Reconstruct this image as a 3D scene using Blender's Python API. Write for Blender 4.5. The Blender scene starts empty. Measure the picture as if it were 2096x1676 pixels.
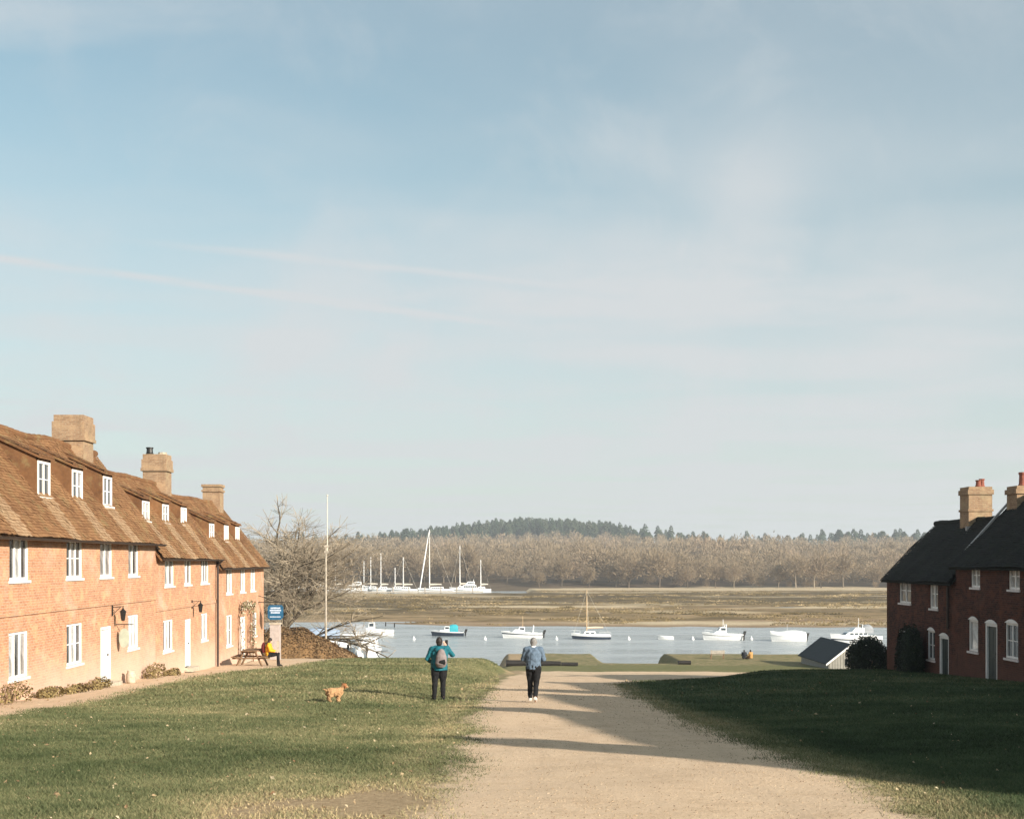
import bpy, math, random
import numpy as np
from mathutils import Vector, Matrix

# ------------------------------------------------------------------ camera, sky, sun, exposure
SC = bpy.context.scene
COL = SC.collection
SUN_EL, SUN_AZ = math.radians(21.0), math.radians(132.0)      # azimuth clockwise from +Y
FPX, CX, CY = 2500.0, 1011.0, 1148.0                          # focal length and vanishing point of the photograph, in its pixels
cam = bpy.data.cameras.new('camera')
cam.sensor_width = 36.0
cam.lens = 36.0 * FPX / 2096.0
cam.shift_x = 37.0 / 2096.0
cam.shift_y = 310.0 / 2096.0
cam.clip_start, cam.clip_end = 0.1, 9000.0
camo = bpy.data.objects.new('camera', cam)
camo.rotation_euler = (math.radians(90), 0, 0)
COL.objects.link(camo)
SC.camera = camo
SC.render.engine = 'CYCLES'
SC.cycles.use_denoising = True
SC.cycles.max_bounces = 6
SC.cycles.transparent_max_bounces = 8
SC.view_settings.view_transform = 'Standard'
SC.view_settings.look = 'None'
SC.view_settings.gamma = 1.0
SC.view_settings.use_curve_mapping = False
SC.view_settings.exposure = 0.9
S = Vector((math.cos(SUN_EL) * math.sin(SUN_AZ), math.cos(SUN_EL) * math.cos(SUN_AZ), math.sin(SUN_EL)))
sun = bpy.data.lights.new('sun', 'SUN')
sun.energy, sun.angle, sun.color = 5.0, math.radians(0.55), (1.0, 0.915, 0.80)
suno = bpy.data.objects.new('sun', sun)
suno.rotation_euler = S.to_track_quat('Z', 'Y').to_euler()
suno.location = (30, -30, 40)
COL.objects.link(suno)

W = bpy.data.worlds.new('World')
SC.world = W
W.use_nodes = True
wn, wl = W.node_tree.nodes, W.node_tree.links
wn.clear()
def wnode(t, **k):
    n = wn.new(t)
    for a, b in k.items(): setattr(n, a, b)
    return n
def wmath(op, a, b=None, c=None, clamp=False):
    n = wn.new('ShaderNodeMath'); n.operation = op; n.use_clamp = clamp
    for i, v in enumerate((a, b, c)):
        if v is None: continue
        if isinstance(v, (int, float)): n.inputs[i].default_value = v
        else: wl.new(v, n.inputs[i])
    return n.outputs[0]
sky = wnode('ShaderNodeTexSky', sky_type='NISHITA', sun_disc=False, sun_elevation=SUN_EL, sun_rotation=SUN_AZ,
            altitude=0.0, air_density=1.0, dust_density=1.4, ozone_density=0.8)
tc = wnode('ShaderNodeTexCoord')
sep = wnode('ShaderNodeSeparateXYZ'); wl.new(tc.outputs['Generated'], sep.inputs[0])
sx, sy, sz = sep.outputs
zz = wmath('MAXIMUM', wmath('ADD', sz, 0.015), 0.02)
U, V = wmath('DIVIDE', sx, zz), wmath('DIVIDE', sy, zz)        # position on a cloud layer overhead
uv = wnode('ShaderNodeCombineXYZ'); wl.new(U, uv.inputs[0]); wl.new(V, uv.inputs[1])
def wnoise(scale, detail, rough, sx_, sy_, dist=0.0):
    mp = wnode('ShaderNodeMapping'); wl.new(uv.outputs[0], mp.inputs[0]); mp.inputs['Scale'].default_value = (sx_, sy_, 1)
    mp.inputs['Rotation'].default_value = (0, 0, 0.35)
    n = wnode('ShaderNodeTexNoise'); wl.new(mp.outputs[0], n.inputs['Vector'])
    n.inputs['Scale'].default_value, n.inputs['Detail'].default_value = scale, detail
    n.inputs['Roughness'].default_value, n.inputs['Distortion'].default_value = rough, dist
    return n.outputs['Fac']
def wrange(v, a, b, c=0.0, d=1.0):
    n = wnode('ShaderNodeMapRange', interpolation_type='SMOOTHSTEP'); wl.new(v, n.inputs[0])
    for i, q in enumerate((a, b, c, d)): n.inputs[i + 1].default_value = q
    return n.outputs[0]
soft = wnoise(0.55, 3, 0.5, 1.0, 1.3, 0.5)
fine = wnoise(3.2, 6, 0.55, 1.0, 1.2, 0.4)
veil = wmath('ADD', wmath('MULTIPLY', wrange(soft, 0.25, 0.8), 0.34), 0.20)
def wblob(u0, v0, ru, rv):
    a = wmath('DIVIDE', wmath('SUBTRACT', U, u0), ru); b = wmath('DIVIDE', wmath('SUBTRACT', V, v0), rv)
    d = wmath('ADD', wmath('MULTIPLY', a, a), wmath('MULTIPLY', b, b))
    d = wmath('ADD', d, wmath('MULTIPLY', wmath('SUBTRACT', fine, 0.5), 3.6))
    d = wmath('ADD', d, wmath('MULTIPLY', wmath('SUBTRACT', soft, 0.5), 2.0))
    return wrange(d, 2.1, -1.3)
def wtrail(nx, ny, c, w, tx, ty, t0, t1, wob=0.10):
    d = wmath('SUBTRACT', wmath('ADD', wmath('MULTIPLY', U, nx), wmath('MULTIPLY', V, ny)), c)
    d = wmath('ABSOLUTE', wmath('ADD', d, wmath('MULTIPLY', wmath('SUBTRACT', fine, 0.5), wob)))
    t = wmath('ADD', wmath('MULTIPLY', U, tx), wmath('MULTIPLY', V, ty))
    m = wmath('MULTIPLY', wrange(d, w, 0.0), wmath('MULTIPLY', wrange(t, t0 - 0.3, t0 + 0.3), wrange(t, t1 + 0.5, t1 - 0.3)))
    return wmath('MULTIPLY', m, wrange(fine, 0.30, 0.62, 0.35, 1.0))
mot = wnode('ShaderNodeTexNoise'); wl.new(tc.outputs['Generated'], mot.inputs['Vector']); mot.inputs['Scale'].default_value = 9.0; mot.inputs['Detail'].default_value = 7.0; mot.inputs['Roughness'].default_value = 0.58; mot.inputs['Distortion'].default_value = 0.5
mot = mot.outputs['Fac']
def wpuff(a, e, r, soft_):
    c = Vector((a, 1.0, e)).normalized(); n = wnode('ShaderNodeVectorMath', operation='DISTANCE'); wl.new(tc.outputs['Generated'], n.inputs[0]); n.inputs[1].default_value = c
    d = wmath('ADD', n.outputs['Value'], wmath('MULTIPLY', wmath('SUBTRACT', mot, 0.5), soft_))
    return wrange(d, r, r * 0.1)
m = wmath('ADD', veil, wmath('MULTIPLY', wrange(mot, 0.42, 0.72), 0.16))
for k, g in ((wblob(0.55, 4.35, 1.05, 0.42), 0.22), (wpuff(0.215, 0.297, 0.075, 0.16), 0.26), (wpuff(0.03, 0.225, 0.09, 0.2), 0.10), (wpuff(0.17, 0.235, 0.10, 0.22), 0.14), (wpuff(0.10, 0.255, 0.06, 0.18), 0.12), (wpuff(0.33, 0.21, 0.12, 0.25), 0.12), (wblob(-1.1, 2.12, 0.5, 0.14), 0.4),
             (wtrail(-0.539, 0.843, 4.02, 0.09, 0.843, 0.539, -1.5, 2.4), 0.36),
             (wtrail(-0.392, 0.92, 3.731, 0.075, 0.92, 0.392, 0.55, 1.6), 0.24)):
    m = wmath('ADD', m, wmath('MULTIPLY', k, g))
haze_band = wrange(sz, 0.40, 0.02, 0.0, 0.55)                    # thin high cloud piles up towards the horizon
m = wmath('ADD', m, haze_band)
m = wmath('MINIMUM', m, 0.95)
mix = wnode('ShaderNodeMix', data_type='RGBA')
tint = wnode('ShaderNodeMix', data_type='RGBA', blend_type='MULTIPLY'); tint.inputs[0].default_value = 1.0   # white balance of the sky
wl.new(sky.outputs[0], tint.inputs[6]); tint.inputs[7].default_value = (0.80, 1.06, 0.94, 1)
wl.new(m, mix.inputs[0]); wl.new(tint.outputs[2], mix.inputs[6]); mix.inputs[7].default_value = (4.4, 4.55, 4.65, 1)
bg = wnode('ShaderNodeBackground'); wl.new(mix.outputs[2], bg.inputs[0]); bg.inputs[1].default_value = 0.084
wo = wnode('ShaderNodeOutputWorld'); wl.new(bg.outputs[0], wo.inputs[0])

random.seed(7)
RNG = np.random.default_rng(7)
R = math.radians
def at(px, py, Y):            # the point at distance Y that the photograph shows at pixel px, py
    return ((px - CX) / FPX * Y, Y, (CY - py) / FPX * Y)

# ------------------------------------------------------------------ materials
class Mat:
    def __init__(s, name, rough=0.8, spec=0.3):
        s.m = bpy.data.materials.new(name); s.m.use_nodes = True
        s.t = s.m.node_tree; s.b = s.t.nodes['Principled BSDF']
        s.b.inputs['Roughness'].default_value = rough
        s.b.inputs['Specular IOR Level'].default_value = spec
    def n(s, t, ins=None, **k):
        n = s.t.nodes.new(t)
        for a, b in k.items(): setattr(n, a, b)
        for a, b in (ins or {}).items(): s.set(n.inputs[a], b)
        return n
    def set(s, sock, v):
        if hasattr(v, 'node') or isinstance(v, bpy.types.NodeSocket): s.t.links.new(v, sock)
        else: sock.default_value = v
    def math(s, op, a, b=0.0, clamp=False):
        n = s.n('ShaderNodeMath', operation=op, use_clamp=clamp); s.set(n.inputs[0], a); s.set(n.inputs[1], b); return n.outputs[0]
    def coord(s, which='Object'):
        if which == 'UV': return s.n('ShaderNodeUVMap').outputs[0]
        if which == 'World': return s.n('ShaderNodeNewGeometry').outputs['Position']
        return s.n('ShaderNodeTexCoord').outputs[which]
    def noise(s, vec, scale, detail=5, rough=0.55, stretch=None, dist=0.0, out='Fac'):
        if stretch is not None: vec = s.n('ShaderNodeMapping', {0: vec, 'Scale': stretch}).outputs[0]
        n = s.n('ShaderNodeTexNoise', {'Vector': vec, 'Scale': scale, 'Detail': detail, 'Roughness': rough, 'Distortion': dist})
        return n.outputs[out]
    def rng(s, v, a, b, c=0.0, d=1.0):
        return s.n('ShaderNodeMapRange', {0: v, 1: a, 2: b, 3: c, 4: d}, interpolation_type='SMOOTHSTEP').outputs[0]
    def ramp(s, v, stops):
        n = s.n('ShaderNodeValToRGB', {0: v}); e = n.color_ramp.elements
        while len(e) < len(stops): e.new(0.5)
        for q, (p, c) in zip(e, stops): q.position = p; q.color = (*c, 1)
        return n.outputs[0]
    def mix(s, f, a, b, blend='MIX'):
        n = s.n('ShaderNodeMix', data_type='RGBA', blend_type=blend); s.set(n.inputs[0], f)
        for i, v in ((6, a), (7, b)): s.set(n.inputs[i], (*v, 1) if isinstance(v, tuple) and len(v) == 3 else v)
        return n.outputs[2]
    def attr(s, name): return s.n('ShaderNodeAttribute', attribute_name=name).outputs['Fac']
    def col(s, v): s.set(s.b.inputs['Base Color'], (*v, 1) if isinstance(v, tuple) and len(v) == 3 else v)
    def bump(s, h, strength=0.3, dist=0.02):
        s.set(s.b.inputs['Normal'], s.n('ShaderNodeBump', {'Height': h, 'Strength': strength, 'Distance': dist}).outputs[0])
def simple(name, col, rough=0.7, spec=0.3, var=0.12, scale=6.0, metal=0.0, coord='Object'):
    m = Mat(name, rough, spec)
    n = m.noise(m.coord(coord), scale, 4)
    m.col(m.mix(m.rng(n, 0.3, 0.7), tuple(c * (1 - var) for c in col), tuple(min(1, c * (1 + var)) for c in col)))
    m.b.inputs['Metallic'].default_value = metal
    m.bump(n, 0.08, 0.01)
    return m.m
def brick_mat(name, c1, c2, mortar, pale, pale_amt, base_pale, dark=None):
    m = Mat(name, 0.9, 0.15); uv = m.coord('UV')
    b = m.n('ShaderNodeTexBrick', {'Vector': uv, 'Scale': 1.0, 'Mortar Size': 0.008, 'Mortar Smooth': 0.3, 'Bias': 0.0, 'Brick Width': 0.225, 'Row Height': 0.075,
            'Color1': (*c1, 1), 'Color2': (*c2, 1), 'Mortar': (*mortar, 1)}, offset=0.5)
    big = m.noise(uv, 0.55, 6, 0.6, dist=0.4); mid = m.noise(uv, 2.2, 5, 0.6)
    fine = m.noise(uv, 9.0, 4, 0.6, stretch=(1.0, 2.6, 1))
    c = m.mix(m.rng(fine, 0.3, 0.72, 0, 0.55), b.outputs[0], tuple(x * 0.62 for x in c2))
    c = m.mix(m.math('MULTIPLY', m.rng(mid, 0.46, 0.7), 0.6), c, (c1[0] * 1.2, c1[1] * 1.25, c1[2] * 1.2))
    hgt = m.n('ShaderNodeSeparateXYZ', {0: uv}).outputs[1]
    low = m.math('MULTIPLY', m.rng(m.math('ADD', hgt, m.math('MULTIPLY', big, -1.6)), 1.0, -0.9), base_pale)
    top = m.math('MULTIPLY', m.rng(big, 0.5, 0.72), pale_amt)
    c = m.mix(m.math('MAXIMUM', low, top), c, pale)
    if dark:
        st = m.noise(uv, 1.3, 5, 0.65, stretch=(2.2, 0.5, 1))
        c = m.mix(m.math('MULTIPLY', m.rng(st, 0.5, 0.75), 0.6), c, dark)
    m.col(c)
    hh = m.math('ADD', m.math('MULTIPLY', b.outputs[1], -0.7), m.math('MULTIPLY', fine, 0.8))
    m.bump(hh, 0.5, 0.012)
    return m.m
def tile_mat(name, stops, moss, moss_amt, stain):
    m = Mat(name, 0.92, 0.12); t = m.attr('tint'); w = m.coord('World')
    big = m.noise(w, 0.7, 6, 0.62); fine = m.noise(w, 7.0, 5, 0.65)
    v = m.math('ADD', m.math('MULTIPLY', t, 0.32), m.math('MULTIPLY', big, 0.83)); v = m.math('ADD', v, m.math('MULTIPLY', m.math('SUBTRACT', fine, 0.5), 0.5))
    c = m.ramp(m.math('SUBTRACT', v, 0.1, True), stops)
    c = m.mix(m.math('MULTIPLY', m.rng(m.noise(w, 1.8, 6, 0.7), 0.5, 0.7), moss_amt), c, moss)
    c = m.mix(m.math('MULTIPLY', m.attr('stain'), m.rng(fine, 0.2, 0.7, 0.35, 1.0)), c, stain)
    m.col(c); m.bump(fine, 0.5, 0.02)
    return m.m
MT = {}
MT['brick_orange'] = brick_mat('orange_brick', (0.57, 0.30, 0.172), (0.41, 0.195, 0.11), (0.50, 0.385, 0.29), (0.585, 0.42, 0.325), 0.55, 0.8)
MT['brick_chimney'] = brick_mat('weathered_chimney_brick', (0.36, 0.235, 0.145), (0.25, 0.15, 0.09), (0.36, 0.30, 0.21), (0.34, 0.285, 0.175), 0.9, 0.0, (0.16, 0.11, 0.07))
MT['brick_dark'] = brick_mat('shade_darkened_red_brick', (0.125, 0.046, 0.03), (0.045, 0.019, 0.014), (0.105, 0.075, 0.06), (0.13, 0.068, 0.05), 0.45, 0.6, (0.03, 0.018, 0.015))  # deep shade of the right terrace put into the brick colour
MT['tile_brown'] = tile_mat('mossy_clay_tile', [(0.0, (0.085, 0.041, 0.021)), (0.38, (0.185, 0.093, 0.044)), (0.68, (0.275, 0.148, 0.07)), (1.0, (0.35, 0.215, 0.115))], (0.24, 0.18, 0.085), 0.7, (0.37, 0.255, 0.155))
MT['tile_dark'] = tile_mat('shade_darkened_slate_tile', [(0.0, (0.012, 0.013, 0.012)), (0.5, (0.022, 0.023, 0.021)), (1.0, (0.04, 0.038, 0.032))], (0.02, 0.026, 0.014), 0.5, (0.04, 0.04, 0.04))  # dark slate, with the terrace's shade also put into its colour
MT['white'] = simple('white_paint', (0.78, 0.77, 0.74), 0.45, 0.4, 0.05, 12)
MT['white_old'] = simple('weathered_white_paint', (0.66, 0.62, 0.60), 0.6, 0.3, 0.10, 5)
MT['boat_white'] = simple('white_gelcoat', (0.80, 0.80, 0.79), 0.25, 0.5, 0.03, 3)
MT['boat_grey'] = simple('pale_grey_gelcoat', (0.55, 0.56, 0.57), 0.3, 0.5, 0.05, 3)
MT['navy'] = simple('navy_hull_paint', (0.02, 0.03, 0.05), 0.3, 0.5, 0.2, 4)
MT['teal_canvas'] = simple('teal_canvas', (0.04, 0.32, 0.38), 0.85, 0.2, 0.15, 5)
MT['tarp'] = simple('pale_blue_tarpaulin', (0.24, 0.30, 0.39), 0.7, 0.3, 0.10, 3)
MT['tarp_grey'] = simple('grey_tarpaulin', (0.25, 0.26, 0.275), 0.7, 0.3, 0.10, 3)
MT['tinted'] = simple('tinted_window', (0.035, 0.045, 0.055), 0.08, 0.6, 0.1, 2)
MT['black'] = simple('black_metal', (0.012, 0.011, 0.010), 0.5, 0.4, 0.2, 8)
MT['gutter'] = simple('dark_brown_gutter', (0.03, 0.017, 0.012), 0.5, 0.4, 0.25, 8)
MT['alloy'] = simple('pale_spar', (0.58, 0.52, 0.43), 0.45, 0.4, 0.06, 4)
MT['spar'] = simple('varnished_spar', (0.52, 0.36, 0.20), 0.45, 0.4, 0.12, 4)
MT['terracotta'] = simple('terracotta', (0.22, 0.075, 0.05), 0.8, 0.2, 0.15, 8)
MT['door_dark'] = simple('dark_green_door', (0.018, 0.03, 0.028), 0.45, 0.4, 0.15, 6)
MT['door_white'] = simple('white_door', (0.74, 0.73, 0.72), 0.45, 0.4, 0.04, 6)
MT['stone'] = simple('pale_stone', (0.42, 0.36, 0.28), 0.9, 0.15, 0.2, 7)
MT['render'] = simple('grey_pink_render', (0.40, 0.34, 0.31), 0.9, 0.15, 0.12, 5)
MT['lead'] = simple('lead_flashing', (0.30, 0.29, 0.28), 0.6, 0.4, 0.15, 6)
MT['timber'] = simple('weathered_timber', (0.17, 0.105, 0.06), 0.85, 0.2, 0.3, 7)
MT['timber_black'] = simple('tarred_timber', (0.014, 0.011, 0.009), 0.7, 0.3, 0.3, 6)
MT['timber_pale'] = simple('silvered_timber', (0.36, 0.31, 0.25), 0.85, 0.2, 0.2, 6)
MT['blue_sign'] = simple('blue_sign_paint', (0.012, 0.085, 0.17), 0.4, 0.4, 0.15, 5)
MT['sign_text'] = simple('pale_blue_lettering', (0.52, 0.60, 0.72), 0.5, 0.3, 0.05, 9)
MT['felt'] = simple('dark_felt_roof', (0.012, 0.018, 0.022), 0.75, 0.3, 0.25, 3)
MT['hut_wall'] = simple('pale_boarding', (0.27, 0.255, 0.225), 0.7, 0.3, 0.08, 3)
def glass_mat(name, base):
    m = Mat(name, 0.06, 0.7); n = m.noise(m.coord('Object'), 2.5, 3); m.col(m.mix(m.rng(n, 0.35, 0.65), base, tuple(x * 0.55 for x in base)))
    m.bump(m.noise(m.coord('Object'), 3.0, 2), 0.06, 0.02); return m.m
MT['glass'] = [glass_mat('old_window_glass', (0.05, 0.052, 0.055)), glass_mat('curtained_glass', (0.30, 0.28, 0.27)), glass_mat('bright_curtained_glass', (0.46, 0.45, 0.43))]

# ------------------------------------------------------------------ mesh helpers
def tag(o, label=None, cat=None, group=None, kind=None):
    for k, v in (('label', label), ('category', cat), ('group', group), ('kind', kind)):
        if v: o[k] = v
    return o
def empty(name, loc=(0, 0, 0), rz=0.0, label=None, cat=None, group=None):
    o = bpy.data.objects.new(name, None); o.location = loc; o.rotation_euler = (0, 0, rz); o.empty_display_size = 0.2
    COL.objects.link(o); return tag(o, label, cat, group)
def link(name, me, parent=None, loc=None, rz=0.0):
    o = bpy.data.objects.new(name, me); COL.objects.link(o)
    if parent is not None: o.parent = parent
    if loc is not None: o.location = loc
    o.rotation_euler = (0, 0, rz)
    return o
def np_mesh(name, verts, faces, mat, attrs=None, smooth=False):
    """verts (n,3), faces (m,k) with one k, attrs = per-vertex floats"""
    verts = np.asarray(verts, np.float32); faces = np.asarray(faces, np.int32); k = faces.shape[1]
    me = bpy.data.meshes.new(name)
    me.vertices.add(len(verts)); me.vertices.foreach_set('co', verts.ravel())
    me.loops.add(faces.size); me.loops.foreach_set('vertex_index', faces.ravel())
    me.polygons.add(len(faces)); me.polygons.foreach_set('loop_start', np.arange(0, faces.size, k, dtype=np.int32))
    me.update(calc_edges=True)
    me.polygons.foreach_set('use_smooth', np.full(len(faces), smooth, dtype=bool))
    for a, v in (attrs or {}).items():
        at_ = me.attributes.new(a, 'FLOAT', 'POINT'); at_.data.foreach_set('value', np.asarray(v, np.float32))
    me.materials.append(mat)
    return me
def box_uv(me, z0=0.0):
    ul = me.uv_layers.new(name='UVMap')
    for p in me.polygons:
        n = p.normal
        for li in p.loop_indices:
            c = me.vertices[me.loops[li].vertex_index].co
            if abs(n.z) > 0.8: u = (c.x, c.y)
            elif abs(n.x) > abs(n.y): u = (c.y, c.z - z0)
            else: u = (c.x + 0.11, c.z - z0)
            ul.data[li].uv = u
class MB:
    def __init__(s): s.v = []; s.f = []
    def add(s, vs, fs):
        o = len(s.v); s.v += [tuple(v) for v in vs]; s.f += [tuple(i + o for i in f) for f in fs]; return s
    def box(s, x0, x1, y0, y1, z0, z1):
        return s.add([(x0, y0, z0), (x1, y0, z0), (x1, y1, z0), (x0, y1, z0), (x0, y0, z1), (x1, y0, z1), (x1, y1, z1), (x0, y1, z1)],
                     [(0, 3, 2, 1), (4, 5, 6, 7), (0, 1, 5, 4), (1, 2, 6, 5), (2, 3, 7, 6), (3, 0, 4, 7)])
    def hexa(s, p): return s.add(p, [(0, 3, 2, 1), (4, 5, 6, 7), (0, 1, 5, 4), (1, 2, 6, 5), (2, 3, 7, 6), (3, 0, 4, 7)])
    def tube(s, pts, rad, n=8, cap=True, squash=None):
        pts = [Vector(p) for p in pts]; rad = rad if isinstance(rad, (list, tuple)) else [rad] * len(pts); base = len(s.v); ref = None
        for i, p in enumerate(pts):
            d = (pts[min(i + 1, len(pts) - 1)] - pts[max(i - 1, 0)]).normalized()
            if ref is None: ref = Vector((0, 0, 1)) if abs(d.z) < 0.9 else Vector((0, 1, 0))
            a = d.cross(ref).normalized(); b = a.cross(d).normalized(); ref = b
            r = rad[i]; ra, rb = (r, r) if not isinstance(r, tuple) else r
            for k in range(n):
                t = 2 * math.pi * k / n
                s.v.append(tuple(p + a * (ra * math.cos(t)) + b * (rb * math.sin(t))))
        for i in range(len(pts) - 1):
            for k in range(n):
                q, w = base + i * n, (k + 1) % n
                s.f.append((q + k, q + w, q + n + w, q + n + k))
        if cap:
            s.f.append(tuple(base + k for k in reversed(range(n)))); s.f.append(tuple(base + (len(pts) - 1) * n + k for k in range(n)))
        return s
    def lathe(s, prof, c=(0, 0, 0), n=12):
        base = len(s.v)
        for r, z in prof:
            for k in range(n):
                t = 2 * math.pi * k / n; s.v.append((c[0] + r * math.cos(t), c[1] + r * math.sin(t), c[2] + z))
        for i in range(len(prof) - 1):
            for k in range(n):
                q, w = base + i * n, (k + 1) % n; s.f.append((q + k, q + w, q + n + w, q + n + k))
        s.f.append(tuple(base + k for k in reversed(range(n)))); s.f.append(tuple(base + (len(prof) - 1) * n + k for k in range(n)))
        return s
    def ball(s, c, r, n=10, m=7):
        rx, ry, rz = r if isinstance(r, tuple) else (r, r, r); base = len(s.v)
        for i in range(m + 1):
            a = math.pi * (i + 0.02 * (i == 0) - 0.02 * (i == m)) / m
            for k in range(n):
                t = 2 * math.pi * k / n
                s.v.append((c[0] + rx * math.sin(a) * math.cos(t), c[1] + ry * math.sin(a) * math.sin(t), c[2] - rz * math.cos(a)))
        for i in range(m):
            for k in range(n):
                q, w = base + i * n, (k + 1) % n; s.f.append((q + k, q + w, q + n + w, q + n + k))
        s.f.append(tuple(base + k for k in reversed(range(n)))); s.f.append(tuple(base + m * n + k for k in range(n)))
        return s
    def extrude(s, poly, axis, a, b):
        """poly of 2-d points, extruded along axis from a to b"""
        def P(u, v, w): return {0: (w, u, v), 1: (u, w, v), 2: (u, v, w)}[axis]
        n = len(poly)
        return s.add([P(u, v, a) for u, v in poly] + [P(u, v, b) for u, v in poly],
                     [tuple(range(n - 1, -1, -1)), tuple(range(n, 2 * n))] + [(i, (i + 1) % n, n + (i + 1) % n, n + i) for i in range(n)])
    def mesh(s, name, mat, smooth=False, uv=None):
        me = bpy.data.meshes.new(name); me.from_pydata(s.v, [], s.f); me.update()
        me.polygons.foreach_set('use_smooth', [smooth] * len(me.polygons))
        if uv is not None: box_uv(me, uv)
        me.materials.append(mat); return me
    def obj(s, name, mat, parent=None, smooth=False, uv=None, org=None, loc=None, rz=0.0, fix=True):
        if org is not None: s.v = [(x - org[0], y - org[1], z - org[2]) for x, y, z in s.v]
        me = s.mesh(name, mat, smooth, uv)
        if fix:
            import bmesh
            bm = bmesh.new(); bm.from_mesh(me); bmesh.ops.recalc_face_normals(bm, faces=bm.faces); bm.to_mesh(me); bm.free()
        return link(name, me, parent, loc, rz)
def tubes_np(P0, P1, R0, R1, n=4):
    """many separate tapered tubes as one array mesh"""
    D = P1 - P0; L = np.linalg.norm(D, axis=1, keepdims=True); D = D / np.maximum(L, 1e-6)
    ref = np.where(np.abs(D[:, 2:3]) < 0.9, np.array([[0, 0, 1.0]]), np.array([[1.0, 0, 0]]))
    A = np.cross(D, ref); A /= np.linalg.norm(A, axis=1, keepdims=True); B = np.cross(A, D)
    t = np.arange(n) * 2 * np.pi / n
    ring = A[:, None, :] * np.cos(t)[None, :, None] + B[:, None, :] * np.sin(t)[None, :, None]
    V0 = P0[:, None, :] + ring * R0[:, None, None]; V1 = P1[:, None, :] + ring * R1[:, None, None]
    V = np.concatenate([V0, V1], 1).reshape(-1, 3); N = len(P0)
    k = np.arange(n); w = (k + 1) % n
    q = np.stack([k, w, n + w, n + k], 1)
    Fc = (np.arange(N) * 2 * n)[:, None, None] + q[None]
    return V, Fc.reshape(-1, 4)
def smooth01(x): x = np.clip(x, 0, 1); return x * x * (3 - 2 * x)
def vnoise(x, y, s, seed=0):
    """cheap smooth value noise, vectorised"""
    x = np.asarray(x, float) / s; y = np.asarray(y, float) / s
    xi, yi = np.floor(x).astype(np.int64), np.floor(y).astype(np.int64); fx, fy = smooth01(x - xi), smooth01(y - yi)
    def h(a, b):
        q = np.sin(a * 127.1 + b * 311.7 + seed * 74.7) * 43758.5453; return q - np.floor(q)
    return (h(xi, yi) * (1 - fx) + h(xi + 1, yi) * fx) * (1 - fy) + (h(xi, yi + 1) * (1 - fx) + h(xi + 1, yi + 1) * fx) * fy

# ------------------------------------------------------------------ the ground
WATER = -12.0
_yy = np.arange(-40, 170, 0.25)
def _prof(pts):
    a = np.interp(_yy, [p[0] for p in pts], [p[1] for p in pts]); k = np.exp(-np.linspace(-3, 3, 25) ** 2 / 2); k /= k.sum()
    return np.convolve(np.pad(a, 12, mode='edge'), k, mode='valid')
_pc = _prof([(-40, -1.0), (-10, 1.0), (0, 1.6), (11, 2.32), (20, 2.95), (33, 3.85), (46, 4.6), (56, 5.3), (70, 6.5), (90, 8.35), (105, 9.6), (118, 10.1), (126, 10.3), (136, 10.4), (139, 10.5), (144, 14)])
_pl = _prof([(-40, -1.0), (-10, 1.0), (0, 1.6), (11, 2.3), (20, 2.9), (33, 3.72), (46, 4.35), (56, 4.85), (68, 5.5), (80, 6.38), (87, 7.0), (100, 8.9), (115, 10.4), (125, 11.6), (134, 14)])
def ydiag(X): return np.interp(X, [3, 5, 11.8, 17.7, 30, 60], [42, 46, 56, 60.5, 64, 70])      # far edge of the right-hand lawn
def ground(X, Y):
    X = np.asarray(X, float); Y = np.asarray(Y, float)
    i = lambda p: np.interp(Y, _yy, p)
    xl = -0.9 + 2.6 * smooth01((Y - 55) / 20)
    wl_ = smooth01((xl - X) / 2.6)
    h = i(_pc) * (1 - wl_) + i(_pl) * wl_ - 0.32 * smooth01((X - 4.6) / 9.0) * smooth01((ydiag(X) + 1.0 - Y) / 4.0)
    quay = smooth01((Y - 117.4) / 0.5) * smooth01((X - 0.6) / 0.4) * smooth01((15 - X) / 5.0) * smooth01((139 - Y) / 1.0)
    h = h - 0.05 * quay + 3.0 * smooth01((X - 10.8) / 1.5) * smooth01((19.2 - X) / 1.5) * smooth01((Y - 121.5) / 2.0)
    h = h + (vnoise(X, Y, 3.0, 1) - 0.5) * 0.10 + (vnoise(X, Y, 0.9, 2) - 0.5) * 0.025
    return -h
def gz(x, y): return float(ground(np.array([x]), np.array([y]))[0])
def sd_track(X, Y):
    xc = np.interp(Y, [-20, 30, 46, 60, 90, 100], [1.75, 1.8, 2.3, 3.0, 5.0, 7.5]); hw = np.interp(Y, [0, 30, 46, 60, 90], [2.5, 2.35, 2.2, 2.1, 2.4])
    a = np.minimum(hw - np.abs(X - xc), 104 - Y)
    b = np.minimum(np.minimum((Y - ydiag(X)) * 0.6, 107.5 - 0.05 * X - Y), np.minimum(X - 2.5, 80 - X))
    return np.maximum(a, b)
def sd_path(X, Y):
    e = np.interp(Y, [-20, 20, 26, 42, 51, 57, 62, 68, 76, 84], [-9.8, -10.0, -10.2, -11.2, -10.9, -9.7, -9.3, -9.0, -8.5, -8.1])
    return np.minimum(np.minimum(e - X, 79 - Y), X + 14.5)
def sd_quay(X, Y):
    return np.minimum(np.minimum(Y - 117.8, X - 0.8), np.minimum(140 - Y, 90 - X))
ys = [-30.0]
while ys[-1] < 146: ys.append(ys[-1] + (1.0 if ys[-1] < 6 else max(0.13, min(0.6, 0.0125 * ys[-1]))))
ys = np.array(ys)
xs = np.concatenate([np.arange(-60, -16, 2.0), np.arange(-16, -1.5, 0.3), np.arange(-1.5, 6.0, 0.125), np.arange(6.0, 24, 0.3), np.arange(24, 110, 2.0)])
GX, GY = np.meshgrid(xs, ys)
GZ = ground(GX, GY)
st, sp, sq = sd_track(GX, GY), sd_path(GX, GY), sd_quay(GX, GY)
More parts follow.
